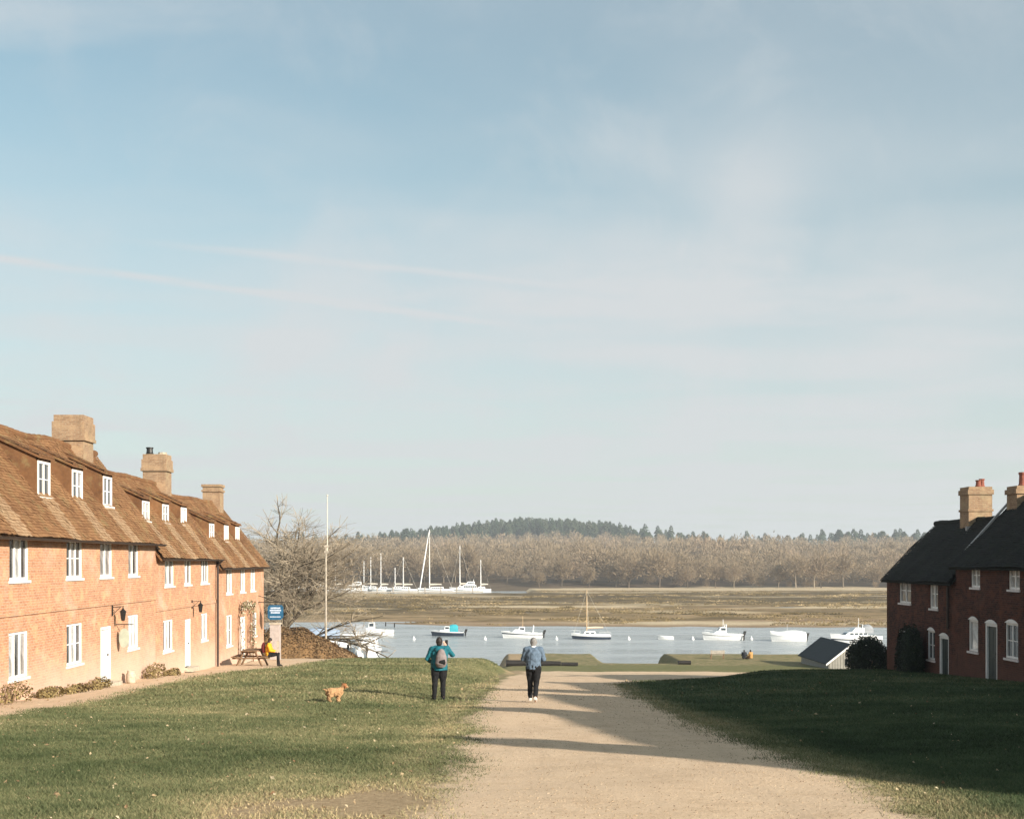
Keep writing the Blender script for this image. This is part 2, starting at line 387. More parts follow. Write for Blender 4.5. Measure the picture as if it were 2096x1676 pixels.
gm = Mat('meadow_and_gravel', 0.95, 0.1)
w = gm.coord('World')
n_big = gm.noise(w, 0.25, 5, 0.6); n_mid = gm.noise(w, 1.6, 6, 0.6); n_fine = gm.noise(w, 14.0, 6, 0.7); n_tiny = gm.noise(w, 55.0, 4, 0.7)
gr = gm.ramp(gm.math('ADD', gm.math('MULTIPLY', n_fine, 0.6), gm.math('MULTIPLY', n_mid, 0.4)), [(0.25, (0.06, 0.07, 0.026)), (0.45, (0.13, 0.132, 0.055)), (0.6, (0.19, 0.178, 0.08)), (0.8, (0.28, 0.235, 0.125))])
gr = gm.mix(gm.rng(n_big, 0.35, 0.7, 0.0, 0.55), gr, (0.175, 0.155, 0.075))
dryc = gm.ramp(gm.math('ADD', gm.math('MULTIPLY', n_fine, 0.6), gm.math('MULTIPLY', n_tiny, 0.4)), [(0.32, (0.16, 0.115, 0.06)), (0.5, (0.34, 0.245, 0.145)), (0.62, (0.44, 0.33, 0.205)), (0.75, (0.54, 0.42, 0.28))])
gr = gm.mix(gm.rng(gm.math('ADD', gm.attr('dry'), gm.math('MULTIPLY', gm.math('SUBTRACT', n_mid, 0.5), 0.9)), 0.25, 0.75), gr, dryc)
gv = gm.ramp(gm.math('ADD', gm.math('MULTIPLY', n_tiny, 0.65), gm.math('MULTIPLY', n_mid, 0.35)), [(0.30, (0.27, 0.19, 0.125)), (0.43, (0.53, 0.385, 0.255)), (0.58, (0.65, 0.49, 0.34)), (0.74, (0.78, 0.64, 0.475))])
gv = gm.mix(gm.rng(n_mid, 0.5, 0.75, 0, 0.35), gv, (0.44, 0.32, 0.21))
rut = gm.noise(w, 1.0, 5, 0.6, stretch=(2.2, 0.16, 1), dist=0.3)
gv = gm.mix(gm.rng(rut, 0.5, 0.72, 0, 0.45), gv, (0.45, 0.33, 0.225))
gv = gm.mix(gm.rng(gm.noise(w, 28.0, 3, 0.6), 0.66, 0.72, 0, 0.6), gv, (0.24, 0.165, 0.105))
gr = gm.mix(gm.attr('lawn_shade'), gr, gm.ramp(n_fine, [(0.3, (0.018, 0.036, 0.013)), (0.6, (0.046, 0.078, 0.03)), (0.8, (0.09, 0.11, 0.048))]))  # shaded right lawn: shade painted in as darker, greener ground
edge = gm.math('ADD', gm.attr('sd'), gm.math('MULTIPLY', gm.math('SUBTRACT', n_mid, 0.5), 0.9))
edge = gm.math('ADD', edge, gm.math('MULTIPLY', gm.math('SUBTRACT', n_fine, 0.5), 0.7))
gm.col(gm.mix(gm.rng(edge, -0.22, 0.22), gr, gv))
gm.bump(gm.math('ADD', gm.math('MULTIPLY', n_tiny, 0.35), n_fine), 0.7, 0.035)
quay_dry = 0.42 * smooth01((GY - 117) / 2)
dry = 1.15 * np.exp(-(((GX + 1.7) / 1.5) ** 2 + ((GY - 11.6) / 2.6) ** 2)) + 0.5 * np.exp(-((st + 0.5) / 0.6) ** 2) + quay_dry + 0.35 * smooth01((GY - 60) / 30) * (GX < 3) + 0.45 * np.exp(-((sp + 0.3) / 0.5) ** 2)
nx, ny = len(xs), len(ys)
idx = np.arange(nx * ny).reshape(ny, nx)
quads = np.stack([idx[:-1, :-1], idx[:-1, 1:], idx[1:, 1:], idx[1:, :-1]], -1)
mid = lambda a: (a[:-1, :-1] + a[1:, 1:] + a[:-1, 1:] + a[1:, :-1]) / 4
kind = np.zeros((ny - 1, nx - 1), int)
kind[mid(sq) > 0] = 3
kind[mid(sp) > 0] = 2
kind[mid(st) > 0] = 1
LAWN_SHADE = smooth01((GX - 4.0) / 1.5) * smooth01((66 - GY) / 6) * 0.9  # where the right lawn's shade is painted into the grass colour
SDALL = np.maximum(np.maximum(st, sp), np.minimum(sq, 1) * 0.1 - 0.6)
for k, nm in ((0, 'lawn'), (1, 'gravel_track'), (2, 'footpath'), (3, 'quay')):
    f = quads[kind == k]
    used, inv = np.unique(f, return_inverse=True)
    V = np.stack([GX.ravel()[used], GY.ravel()[used], GZ.ravel()[used]], 1)
    me = np_mesh(nm, V, inv.reshape(-1, 4), gm.m, {'sd': SDALL.ravel()[used], 'dry': dry.ravel()[used], 'lawn_shade': LAWN_SHADE.ravel()[used]}, smooth=True)
    tag(link(nm, me), kind='structure')

# ---- river
wm = Mat('river_water', 0.30, 0.5)
wq = wm.noise(wm.coord('World'), 0.05, 5, 0.6, stretch=(0.35, 2.2, 1), dist=0.8)
wm.col(wm.mix(wm.rng(wq, 0.35, 0.65), (0.27, 0.30, 0.31), (0.37, 0.39, 0.395))); wm.set(wm.b.inputs['Roughness'], wm.rng(wq, 0.4, 0.62, 0.16, 0.34)); wm.b.inputs['IOR'].default_value = 1.33
wp = wm.coord('World')
wv = wm.math('ADD', wm.noise(wp, 0.9, 4, 0.6, stretch=(1.0, 2.2, 1)), wm.math('MULTIPLY', wm.noise(wp, 3.5, 4, 0.6, stretch=(1.0, 2.0, 1)), 0.5))
wm.bump(wv, 0.55, 0.35)
o = MB().add([(-900, 60, WATER), (900, 60, WATER), (900, 900, WATER), (-900, 900, WATER)], [(0, 1, 2, 3)]).obj('river', wm.m, fix=False)
tag(o, kind='structure')

# ---- salt marsh on the far bank
def shore_y(X):
    X = np.asarray(X, float)
    return 226 - 0.045 * (X - 20) + 5 * (vnoise(X, X * 0, 28, 5) - 0.5) * 2 + 1.6 * (vnoise(X, X * 0, 6, 6) - 0.5) * 2 + 6 * smooth01((-10 - X) / 25)
mx = np.arange(-300, 420, 2.4)
my = [0.0]
while my[-1] < 330: my.append(my[-1] + 0.6 + my[-1] * 0.012)
MX, MT_ = np.meshgrid(mx, np.array(my))
MY = shore_y(MX) + MT_
rise = np.interp(MT_, [0, 2.0, 14, 60, 150, 270, 330], [-0.35, 0.12, 0.30, 0.45, 0.62, 0.95, 1.3])
chan = np.zeros_like(MX)
for yc, wd, dp, sl, sd in ((252, 2.6, 0.55, 0.05, 3), (276, 3.2, 0.7, -0.07, 8), (305, 5.0, 0.75, 0.10, 12), (352, 5.5, 0.6, -0.10, 14), (398, 8.0, 0.6, 0.12, 19)):
    cy = yc + sl * MX + (vnoise(MX, MX * 0, 46, sd) - 0.5) * 26 + (vnoise(MX, MX * 0, 13, sd + 1) - 0.5) * 7
    chan = np.maximum(chan, dp * np.exp(-((MY - cy) / wd) ** 4) * smooth01((vnoise(MX, MX * 0, 70, sd + 2) - 0.22) / 0.2))
lump = (vnoise(MX, MY, 9, 21) - 0.5) * 0.22 + (vnoise(MX, MY * 0.6, 3.2, 22) - 0.5) * 0.16
MZ = WATER + rise - chan + lump * smooth01(MT_ / 6) + 0.0
LE = 438 + 18 * (vnoise(MX, MX * 0, 40, 31) - 0.5)
MZ = np.where((MX < 14) & (MY > LE), np.minimum(MZ, WATER - 0.4), MZ)
mm = Mat('salt_marsh', 0.95, 0.1)
p = mm.coord('World')
b1 = mm.noise(p, 0.05, 6, 0.62, stretch=(0.6, 1.6, 1), dist=0.6); b2 = mm.noise(p, 0.35, 6, 0.68, stretch=(0.7, 1.2, 1)); b3 = mm.noise(p, 1.6, 4, 0.65)
v = mm.math('ADD', mm.math('MULTIPLY', b1, 0.62), mm.math('MULTIPLY', b2, 0.38))
c = mm.ramp(v, [(0.33, (0.075, 0.052, 0.022)), (0.43, (0.14, 0.10, 0.045)), (0.51, (0.22, 0.155, 0.078)), (0.60, (0.36, 0.255, 0.145)), (0.72, (0.46, 0.34, 0.20))])
c = mm.mix(mm.math('MULTIPLY', mm.attr('dark'), mm.rng(b2, 0.25, 0.6, 1.0, 0.55)), c, mm.ramp(b3, [(0.3, (0.032, 0.024, 0.009)), (0.7, (0.08, 0.06, 0.025))]))
c = mm.mix(mm.math('MULTIPLY', mm.attr('pink'), 0.6), c, (0.26, 0.175, 0.115))
c = mm.mix(mm.attr('pale'), c, mm.mix(mm.rng(b3, 0.3, 0.7), (0.40, 0.315, 0.20), (0.58, 0.465, 0.31)))
c = mm.mix(mm.attr('mud'), c, (0.13, 0.095, 0.06))
mm.col(c); mm.bump(mm.math('ADD', b2, b3), 0.5, 0.4)
wob = MY + (vnoise(MX, MY, 30, 91) - 0.5) * 16 + (vnoise(MX, MY, 8, 92) - 0.5) * 6
lf_ = smooth01((5 - MX) / 30)
bandf = lambda a, b, s: smooth01((wob - a) / s) * smooth01((b - wob) / s)
darkz = np.clip(bandf(322, 446, 10) * (1 - lf_) + bandf(262, 372, 12) * lf_ + 0.8 * bandf(280, 293, 4) * (1 - lf_) * smooth01((vnoise(MX, MY * 0, 40, 95) - 0.3) / 0.2), 0, 1)
pinkz = bandf(200, 248, 6)
pale = 0.9 * bandf(303, 316, 4) * (1 - lf_) + 0.6 * bandf(380, 460, 12) * lf_ + 0.9 * smooth01((MY - 452) / 22) * (MX > -5) + 0.55 * smooth01((vnoise(MX * 0.25, MY, 11, 41) - 0.62) / 0.12) * smooth01(MT_ / 20) + 0.75 * np.exp(-((MT_ - 8 - 5 * vnoise(MX, MX * 0, 30, 44)) / 5.0) ** 2) * smooth01((MX - 5) / 30)
mud = np.clip(chan / 0.5, 0, 1) * 0.9 + 0.5 * np.exp(-(MT_ / 2.0) ** 2)
me = np_mesh('salt_marsh', np.stack([MX.ravel(), MY.ravel(), MZ.ravel()], 1),
             np.stack([(i_ := np.arange(MX.size).reshape(MX.shape))[:-1, :-1], i_[:-1, 1:], i_[1:, 1:], i_[1:, :-1]], -1).reshape(-1, 4), mm.m,
             {'dark': darkz.ravel(), 'pink': pinkz.ravel(), 'pale': np.clip(pale, 0, 1).ravel(), 'mud': np.clip(mud, 0, 1).ravel()}, smooth=True)
tag(link('salt_marsh', me), kind='structure')

tm_ = Mat('marsh_tussock', 0.9, 0.1); tm_.col(tm_.ramp(tm_.attr('tint'), [(0, (0.05, 0.037, 0.016)), (0.5, (0.15, 0.11, 0.05)), (1, (0.42, 0.32, 0.19))]))
rt_ = np.random.default_rng(77); n = 26000; tX = rt_.uniform(-110, 190, n); tY = shore_y(tX) + 4 + 235 * rt_.random(n) ** 1.4
dens = vnoise(tX, tY, 22, 98) * 0.6 + vnoise(tX, tY, 6, 99) * 0.4; ok = (dens > 0.46) & ~((tX < 16) & (tY > 425)); tX, tY, dens = tX[ok], tY[ok], dens[ok]; n = len(tX)
tz = WATER + np.interp(tY - shore_y(tX), [0, 2.0, 14, 60, 150, 270], [-0.3, 0.1, 0.25, 0.4, 0.55, 0.9]) - 0.1
hh = rt_.uniform(0.15, 0.5, n); ww = rt_.uniform(0.5, 1.8, n)
B0 = np.stack([tX, tY, tz], 1); V = []
for s_ in (-1, 0, 1): V.append(np.stack([B0 + np.stack([ww * (s_ * 0.5 - 0.35), 0 * ww, 0 * ww], 1), B0 + np.stack([ww * (s_ * 0.5 + 0.35), 0.3 * ww * s_, 0 * ww], 1), B0 + np.stack([ww * s_ * 0.6, 0.1 * ww, hh * (1 - 0.3 * abs(s_))], 1)], 1))
V = np.stack(V, 1).reshape(-1, 3)
me = np_mesh('marsh_tussocks', V, np.arange(len(V)).reshape(-1, 3), tm_.m, {'tint': np.clip(rt_.normal(0.35, 0.2, n) + 0.5 * (vnoise(tX * 0.3, tY, 9, 97) - 0.4), 0, 1).repeat(9)})
tag(link('marsh_tussocks', me), 'low brown and straw tussocks scattered over the salt marsh', 'tussocks', kind='stuff')

# ---- the hill beyond, one sheet to the horizon
def hill(X, Y):
    X = np.asarray(X, float); Y = np.asarray(Y, float)
    h = np.interp(Y, [480, 505, 700, 1000, 1600, 2500, 7000], [-14, -10.9, -3.5, 5.0, 8, 8, 0])
    h = h + 21 * np.exp(-((X - 45) / 140) ** 2 - ((Y - 1330) / 260) ** 2) + 8 * np.exp(-((X - 400) / 200) ** 2 - ((Y - 1350) / 300) ** 2)
    return h + 2.5 * (vnoise(X, Y, 120, 51) - 0.5)
hx = np.linspace(-3500, 3500, 120); hy = np.concatenate([np.linspace(486, 1700, 70), np.linspace(1800, 7000, 16)])
HX, HY = np.meshgrid(hx, hy); HX = HX * (0.25 + 0.75 * (HY - 486) / 6500)
HZ = hill(HX, HY)
hm = Mat('woodland_floor', 0.95, 0.1); hm.col(hm.ramp(hm.noise(hm.coord('World'), 0.06, 6, 0.6), [(0.3, (0.06, 0.045, 0.03)), (0.7, (0.15, 0.11, 0.07))]))
i_ = np.arange(HX.size).reshape(HX.shape)
me = np_mesh('hillside', np.stack([HX.ravel(), HY.ravel(), HZ.ravel()], 1), np.stack([i_[:-1, :-1], i_[:-1, 1:], i_[1:, 1:], i_[1:, :-1]], -1).reshape(-1, 4), hm.m, smooth=True)
tag(link('hillside', me), kind='structure')

# ---- woodland
def rand_dirs(n, rng): d = rng.normal(size=(n, 3)); return d / np.linalg.norm(d, axis=1, keepdims=True)
def crown_tris(n, rx, ry, rz, cz, ln, wd, rng, lumps=7):
    """thin twig-like triangles filling a lumpy crown"""
    lc = rand_dirs(lumps, rng) * np.array([rx, ry, rz]) * 0.52; lc[:, 2] = np.abs(lc[:, 2]) * 0.9 - rz * 0.15
    k = rng.integers(0, lumps, n)
    d = rand_dirs(n, rng); rad = rng.random((n, 1)) ** 0.45
    P = lc[k] + d * rad * np.array([rx, ry, rz]) * 0.60
    dirn = d * 0.8 + rand_dirs(n, rng) * 0.55 + np.array([0, 0, 0.45]); dirn /= np.linalg.norm(dirn, axis=1, keepdims=True)
    side = np.cross(dirn, rand_dirs(n, rng)); side /= np.linalg.norm(side, axis=1, keepdims=True)
    L = ln * (0.5 + rng.random((n, 1))); Wd = wd * (0.5 + rng.random((n, 1)))
    P = P + np.array([0, 0, cz])
    V = np.stack([P - side * Wd, P + side * Wd, P + dirn * L], 1).reshape(-1, 3)
    return V, np.arange(3 * n).reshape(-1, 3)
twig = Mat('winter_twigs', 0.9, 0.1)
oi = twig.n('ShaderNodeObjectInfo').outputs['Random']
tw = twig.math('ADD', twig.math('MULTIPLY', twig.attr('tint'), 0.75), twig.math('MULTIPLY', oi, 0.25))
twig.col(twig.ramp(tw, [(0.0, (0.20, 0.152, 0.095)), (0.35, (0.275, 0.21, 0.135)), (0.7, (0.335, 0.26, 0.175)), (1.0, (0.39, 0.285, 0.20))]))
_tl = twig.n('ShaderNodeBsdfTranslucent'); _mx = twig.n('ShaderNodeMixShader', {0: 0.4}); twig.t.links.new(twig.b.inputs['Base Color'].links[0].from_socket, _tl.inputs[0])
twig.t.links.new(twig.b.outputs[0], _mx.inputs[1]); twig.t.links.new(_tl.outputs[0], _mx.inputs[2]); twig.t.links.new(_mx.outputs[0], twig.t.nodes['Material Output'].inputs[0])
conm = Mat('conifer_needles', 0.9, 0.1)
conm.col(conm.ramp(conm.attr('tint'), [(0.0, (0.028, 0.045, 0.022)), (0.5, (0.05, 0.075, 0.038)), (1.0, (0.09, 0.10, 0.055))]))
barkm = Mat('grey_bark', 0.9, 0.1); barkm.col(barkm.ramp(barkm.n('ShaderNodeObjectInfo').outputs['Random'], [(0.0, (0.07, 0.055, 0.04)), (0.55, (0.14, 0.11, 0.08)), (0.8, (0.25, 0.205, 0.15)), (1.0, (0.36, 0.30, 0.22))])); barkm = barkm.m
rg = np.random.default_rng(21)
tmpl = [crown_tris(620, 5.8, 5.8, 6.8, 7.0, 1.0, 0.19, rg, 12) for _ in range(6)]
cells = []
Yk = 503.0
while Yk < 1120:
    step = 7.5 + (Yk - 505) * 0.010
    x0, x1 = -0.215 * Yk - 95, 0.36 * Yk + 10
    for xx in np.arange(x0, x1, step): cells.append((xx + rg.uniform(-3.4, 3.4), Yk + rg.uniform(-3.2, 3.2)))
    Yk += step * 1.45
VV, FF, TT, off = [], [], [], 0
for (x, y) in cells:
    if x < 10 and y < 520 or (y < 512 and rg.random() < 0.45): continue
    V, f = tmpl[rg.integers(0, 6)]
    s = rg.uniform(0.6, 1.15) * (0.72 + 0.5 * float(vnoise(np.array([x]), np.array([y]), 38, 63)[0])) * (0.42 if y < 512 else 1.0); a = rg.uniform(0, 6.28); ca, sa = math.cos(a), math.sin(a)
    far = y > 640
    if far: keep = rg.random(len(f)) < max(0.2, 0.45 - (y - 640) * 0.0008); f2 = f[keep]; V = V[f2.ravel()]; V = V.reshape(-1, 3, 3); V = (V - V.mean(1, keepdims=True)) * 1.7 + V.mean(1, keepdims=True); V = V.reshape(-1, 3)
    Q = np.stack([V[:, 0] * ca - V[:, 1] * sa, V[:, 0] * sa + V[:, 1] * ca, V[:, 2] * rg.uniform(0.85, 1.15)], 1) * s
    Q = Q + np.array([x, y, float(hill(x, y))])
    VV.append(Q); FF.append(np.arange(len(Q)).reshape(-1, 3) + off); off += len(Q)
    patch = float(vnoise(np.array([x]), np.array([y]), 45, 61)[0])
    TT.append(np.full(len(Q), np.clip(rg.normal(0.5, 0.2) * 0.7 + patch * 0.4, 0, 1)))
me = np_mesh('bare_wood', np.concatenate(VV), np.concatenate(FF), twig.m, {'tint': np.concatenate(TT)})
tag(link('bare_wood', me), 'mass of bare beige winter trees covering the slope beyond the marsh', 'woodland', kind='stuff')
# conifers on the crest
def conifer_tris(n, h, r, rng):
    z = h * (0.12 + 0.88 * rng.random(n) ** 0.8); rr = r * np.sin(np.pi * np.clip(z / h * 0.86 + 0.12, 0, 1)) ** 0.75 * (0.55 + 0.6 * rng.random(n)) + 0.15; a = rng.random(n) * 6.283
    P = np.stack([rr * np.cos(a), rr * np.sin(a), z], 1) * np.array([0.55, 0.55, 1])
    tip = np.stack([rr * 1.25 * np.cos(a), rr * 1.25 * np.sin(a), z - 0.25 * rr + rng.normal(0, 0.4, n)], 1)
    side = np.stack([-np.sin(a), np.cos(a), rng.normal(0, 0.5, n)], 1) * (0.5 + 0.7 * rng.random((n, 1)))
    return np.stack([P - side, P + side + [0, 0, 0.5], tip], 1).reshape(-1, 3)
ct = [conifer_tris(150, 17, 4.0, rg) for _ in range(4)]
VV, FF, TT, off = [], [], [], 0
for _ in range(1150):
    if rg.random() < 0.62: x, y = rg.normal(45, 88), rg.uniform(1180, 1380)
    else: x, y = rg.uniform(-330, 470), rg.uniform(1130, 1330)
    if x > 130 and x < 330 and rg.random() < 0.55: continue
    V = ct[rg.integers(0, 4)]; s = rg.uniform(0.6, 1.08)
    Q = V * np.array([s, s, s * rg.uniform(0.8, 1.1)]) + np.array([x, y, float(hill(x, y))])
    VV.append(Q); FF.append(np.arange(len(Q)).reshape(-1, 3) + off); off += len(Q); TT.append(np.full(len(Q), rg.uniform(0, 1)))
me = np_mesh('conifer_wood', np.concatenate(VV), np.concatenate(FF), conm.m, {'tint': np.concatenate(TT)})
tag(link('conifer_wood', me), 'dark green conifer plantation along the crest of the far hill', 'woodland', kind='stuff')
# conifers one can tell apart on the right-hand skyline
cme = [np_mesh('crown', V, np.arange(len(V)).reshape(-1, 3), conm.m, {'tint': np.full(len(V), 0.25 + 0.2 * i)}) for i, V in enumerate([conifer_tris(420, 17, 4.4, rg) for _ in range(3)])]
tme = MB().tube([(0, 0, -1), (0, 0, 14)], [0.4, 0.1], 6).mesh('trunk', barkm)
CONL = ['lone dark conifer on the skyline midway between hill crest and right terrace'] + ['dark skyline conifer, %s from the left of the group near the right terrace' % w_ for w_ in ('second', 'third', 'fourth', 'fifth', 'sixth', 'seventh', 'eighth', 'ninth', 'tenth', 'eleventh', 'twelfth')] + ['smaller dark conifer leftmost of the skyline group near the right terrace', 'dark conifer at the right foot of the conifer-covered hill crest']
for i, (px, h) in enumerate(((1441, 1.0), (1612, 0.95), (1640, 1.0), (1718, 1.25), (1736, 1.15), (1768, 0.9), (1790, 1.0), (1816, 0.85), (1833, 1.05), (1850, 1.1), (1873, 1.0), (1893, 1.05), (1560, 0.8), (1320, 0.85))):
    Y = 1128.0 + 9 * (i % 4); X = (px - CX) / FPX * Y
    o = empty('conifer_tree', (X, Y, float(hill(X, Y)) + 1.5), random.random() * 6, CONL[i], 'tree', 'conifers on the right skyline')
    o.scale = (h * 1.1, h * 1.1, h * 0.8); link('crown', cme[i % 3], o); link('trunk', tme, o)
# front row of the wood: bare trees one can tell apart
def limb_tree(seed, h, spread):
    rng = random.Random(seed); P0, P1, R0, R1 = [], [], [], []
    def go(p, d, ln, r, dep):
        q = p + d * ln
        P0.append(p); P1.append(q); R0.append(r); R1.append(r * 0.72)
        if dep == 0: return
        for _ in range(3 if dep > 1 else 2):
            e = (d + Vector((rng.uniform(-1, 1), rng.uniform(-1, 1), rng.uniform(-0.25, 0.7))) * spread).normalized()
            go(p.lerp(q, rng.uniform(0.6, 1.0)), e, ln * rng.uniform(0.62, 0.85), r * 0.6, dep - 1)
    go(Vector((0, 0, -0.6)), Vector((rng.uniform(-0.12, 0.12), 0, 1)).normalized(), h * 0.30, h * 0.022, 4)
    return tubes_np(np.array(P0), np.array(P1), np.array(R0), np.array(R1), 4)
fr = []
for i in range(6):
    V, f = limb_tree(100 + i, 15, 0.75); tm = np_mesh('trunk', V, f, barkm)
    V, f = crown_tris(1300, 5.4, 5.4, 6.0, 8.0, 1.4, 0.12, rg, 12); cm = np_mesh('crown', V, f, twig.m, {'tint': np.clip(rg.normal(0.55, 0.2, len(V) // 3).repeat(3), 0, 1)})
    fr.append((tm, cm))
ORD = ['first', 'second', 'third', 'fourth', 'fifth', 'sixth', 'seventh', 'eighth', 'ninth', 'tenth', 'eleventh', 'twelfth', 'thirteenth', 'fourteenth', 'fifteenth', 'sixteenth']
MARKS = [(0, 'the end cottage'), (667, 'the flagpole'), (882, 'the tallest marina mast'), (1000, 'the last marina yacht'), (1200, "the sailing boat's mast"), (1363, 'the tiny tender'), (1480, 'the flybridge cruiser'), (1614, 'the pale covered boat'), (1720, 'the boathouse ridge')]
_cnt = {}
def tree_label(px, s, what='bare tree', where='in the far wood edge'):
    mk = [m_ for m_ in MARKS if px >= m_[0]][-1][1]; _cnt[(what, mk)] = i = _cnt.get((what, mk), -1) + 1
    return ('low ' if s < 0.75 else 'tall ' if s > 1.0 else 'medium ') + what + ' ' + where + ', ' + ORD[min(i, 15)] + ' right of ' + mk
fx = -165.0; k = 0
while fx < 176:
    Y = 497 + rg.uniform(0, 9) if fx > 10 else 519 + rg.uniform(0, 9)
    s = rg.uniform(0.5, 1.2); o = empty('bare_tree', (fx, Y, -11.4 if fx > 10 else float(hill(fx, Y))), rg.uniform(0, 6.28), tree_label(fx / Y * FPX + CX, s), 'tree', 'front row of the far wood')
    o.scale = (s, s, s * rg.uniform(0.9, 1.15)); link('trunk', fr[k % 6][0], o); link('crown', fr[k % 6][1], o)
    fx += rg.uniform(3.0, 13.0); k += 1

# ------------------------------------------------------------------ cottages
_cache = {}
def cached(key, fn):
    if key not in _cache: _cache[key] = fn()
    return _cache[key]
def norm_mesh(mb, name, mat, smooth=False):
    import bmesh
    me = mb.mesh(name, mat, smooth); bm = bmesh.new(); bm.from_mesh(me); bmesh.ops.recalc_face_normals(bm, faces=bm.faces); bm.to_mesh(me); bm.free(); return me
prnd = random.Random(5)
def window(parent, org, X, Yc, z0, z1, w, face, lights=2, bars=1, arch=0.0, sill=True, blind=None):
    """casement window; local x points out of the wall, y along it; the frame is the part, panes, bars and sill its pieces"""
    h = z1 - z0; zc = (z0 + z1) / 2; key = (round(w, 2), round(h, 2), lights, bars, round(arch, 2))
    fw, mw = 0.075, 0.06
    def fr():
        m = MB()
        m.box(-0.06, 0.03, -w / 2, -w / 2 + fw, -h / 2, h / 2).box(-0.06, 0.03, w / 2 - fw, w / 2, -h / 2, h / 2)
        m.box(-0.06, 0.028, -w / 2 + fw, w / 2 - fw, h / 2 - fw, h / 2).box(-0.06, 0.028, -w / 2 + fw, w / 2 - fw, -h / 2, -h / 2 + fw)
        for i in range(1, lights):
            y = -w / 2 + fw + (w - 2 * fw) * i / lights; m.box(-0.055, 0.022, y - mw / 2, y + mw / 2, -h / 2 + fw, h / 2 - fw)
        if arch > 0:
            n = 10; poly = [(-w / 2, h / 2 + 0.002)] + [(-w / 2 + w * i / n, h / 2 + arch * (1 - ((i / n) * 2 - 1) ** 2) + 0.003) for i in range(n + 1)] + [(w / 2, h / 2 + 0.002)]
            m.extrude(poly, 0, -0.05, 0.088)
        return norm_mesh(m, 'window', MT['white'])
    o = link('window', cached(('wf',) + key, fr), parent, (X - org[0], Yc - org[1], zc - org[2]), 0.0 if face > 0 else math.pi)
    lw = (w - 2 * fw - mw * (lights - 1)) / lights
    mat = blind or prnd.choices(MT['glass'], (5, 3, 2) if face > 0 else (5, 4, 2))[0]
    for i in range(lights):
        y = -w / 2 + fw + (lw + mw) * i + lw / 2
        pm = mat if prnd.random() < 0.6 else prnd.choice(MT['glass'])
        link('pane', cached(('wp', round(lw, 3), round(h, 2), pm.name), lambda: norm_mesh(MB().box(-0.03, -0.015, -lw / 2, lw / 2, -h / 2 + fw, h / 2 - fw), 'pane', pm)), o, (0, y, 0), 0)
    for b in range(1, bars + 1):
        zb = -h / 2 + fw + (h - 2 * fw) * b / (bars + 1)
        link('glazing_bar', cached(('wb', round(w, 2)), lambda: norm_mesh(MB().box(-0.015, 0.008, -w / 2 + fw, w / 2 - fw, -0.014, 0.014), 'glazing_bar', MT['white'])), o, (0, 0, zb))
    if sill:
        link('sill', cached(('ws', round(w, 2)), lambda: norm_mesh(MB().box(-0.05, 0.11, -w / 2 - 0.06, w / 2 + 0.06, -0.075, 0.0), 'sill', MT['white_old'])), o, (0, 0, -h / 2 - 0.003))
    return o
def door(parent, org, X, Yc, z0, z1, w, face, leafmat, arch=0.0):
    h = z1 - z0; m = MB()
    m.box(-0.08, 0.04, -w / 2, -w / 2 + 0.10, 0, h).box(-0.08, 0.04, w / 2 - 0.10, w / 2, 0, h).box(-0.08, 0.038, -w / 2 + 0.10, w / 2 - 0.10, h - 0.10, h)
    if arch:
        n = 10; m.extrude([(-w / 2, h + 0.002)] + [(-w / 2 + w * i / n, h + arch * (1 - ((i / n) * 2 - 1) ** 2) + 0.003) for i in range(n + 1)] + [(w / 2, h + 0.002)], 0, -0.05, 0.085)
    o = link('door', norm_mesh(m, 'door', MT['white']), parent, (X - org[0], Yc - org[1], z0 - org[2]), 0.0 if face > 0 else math.pi)
    lw = w - 0.2
    L = MB().box(-0.07, -0.03, -lw / 2, lw / 2, 0.02, h - 0.10)
    for (a, b) in ((-0.46, -0.04), (0.04, 0.46)):
        for (c, d) in ((0.08, 0.42), (0.5, 0.94)): L.box(-0.034, -0.018, a * lw, b * lw, c * (h - 0.1), d * (h - 0.1))
    L.obj('door_leaf', leafmat, o)
    MB().ball((0.01, lw * 0.4, h * 0.48), 0.035, 8, 6).obj('handle', MT['black'], o)
    MB().box(-0.05, 0.40, -w / 2 - 0.12, w / 2 + 0.12, -0.16, 0.0).obj('doorstep', MT['stone'], o)
    return o
def facade(X, y0, y1, zb, zt, holes, depth):
    """front wall as cells round rectangular openings; holes = (ya, yb, za, zb)"""
    m = MB(); yk = sorted({y0, y1, *[h[0] for h in holes], *[h[1] for h in holes]}); zk = sorted({zb, zt, *[h[2] for h in holes], *[h[3] for h in holes]})
    for a, b in zip(yk, yk[1:]):
        for c, d in zip(zk, zk[1:]):
            if any(h[0] - 1e-6 <= a and b <= h[1] + 1e-6 and h[2] - 1e-6 <= c and d <= h[3] + 1e-6 for h in holes): continue
            m.add([(X, a, c), (X, b, c), (X, b, d), (X, a, d)], [(0, 1, 2, 3)])
    for (a, b, c, d) in holes:
        m.add([(X, a, c), (X, b, c), (X, b, d), (X, a, d), (X - depth, a, c), (X - depth, b, c), (X - depth, b, d), (X - depth, a, d)],
              [(0, 4, 5, 1), (1, 5, 6, 2), (2, 6, 7, 3), (3, 7, 4, 0)])
    return m
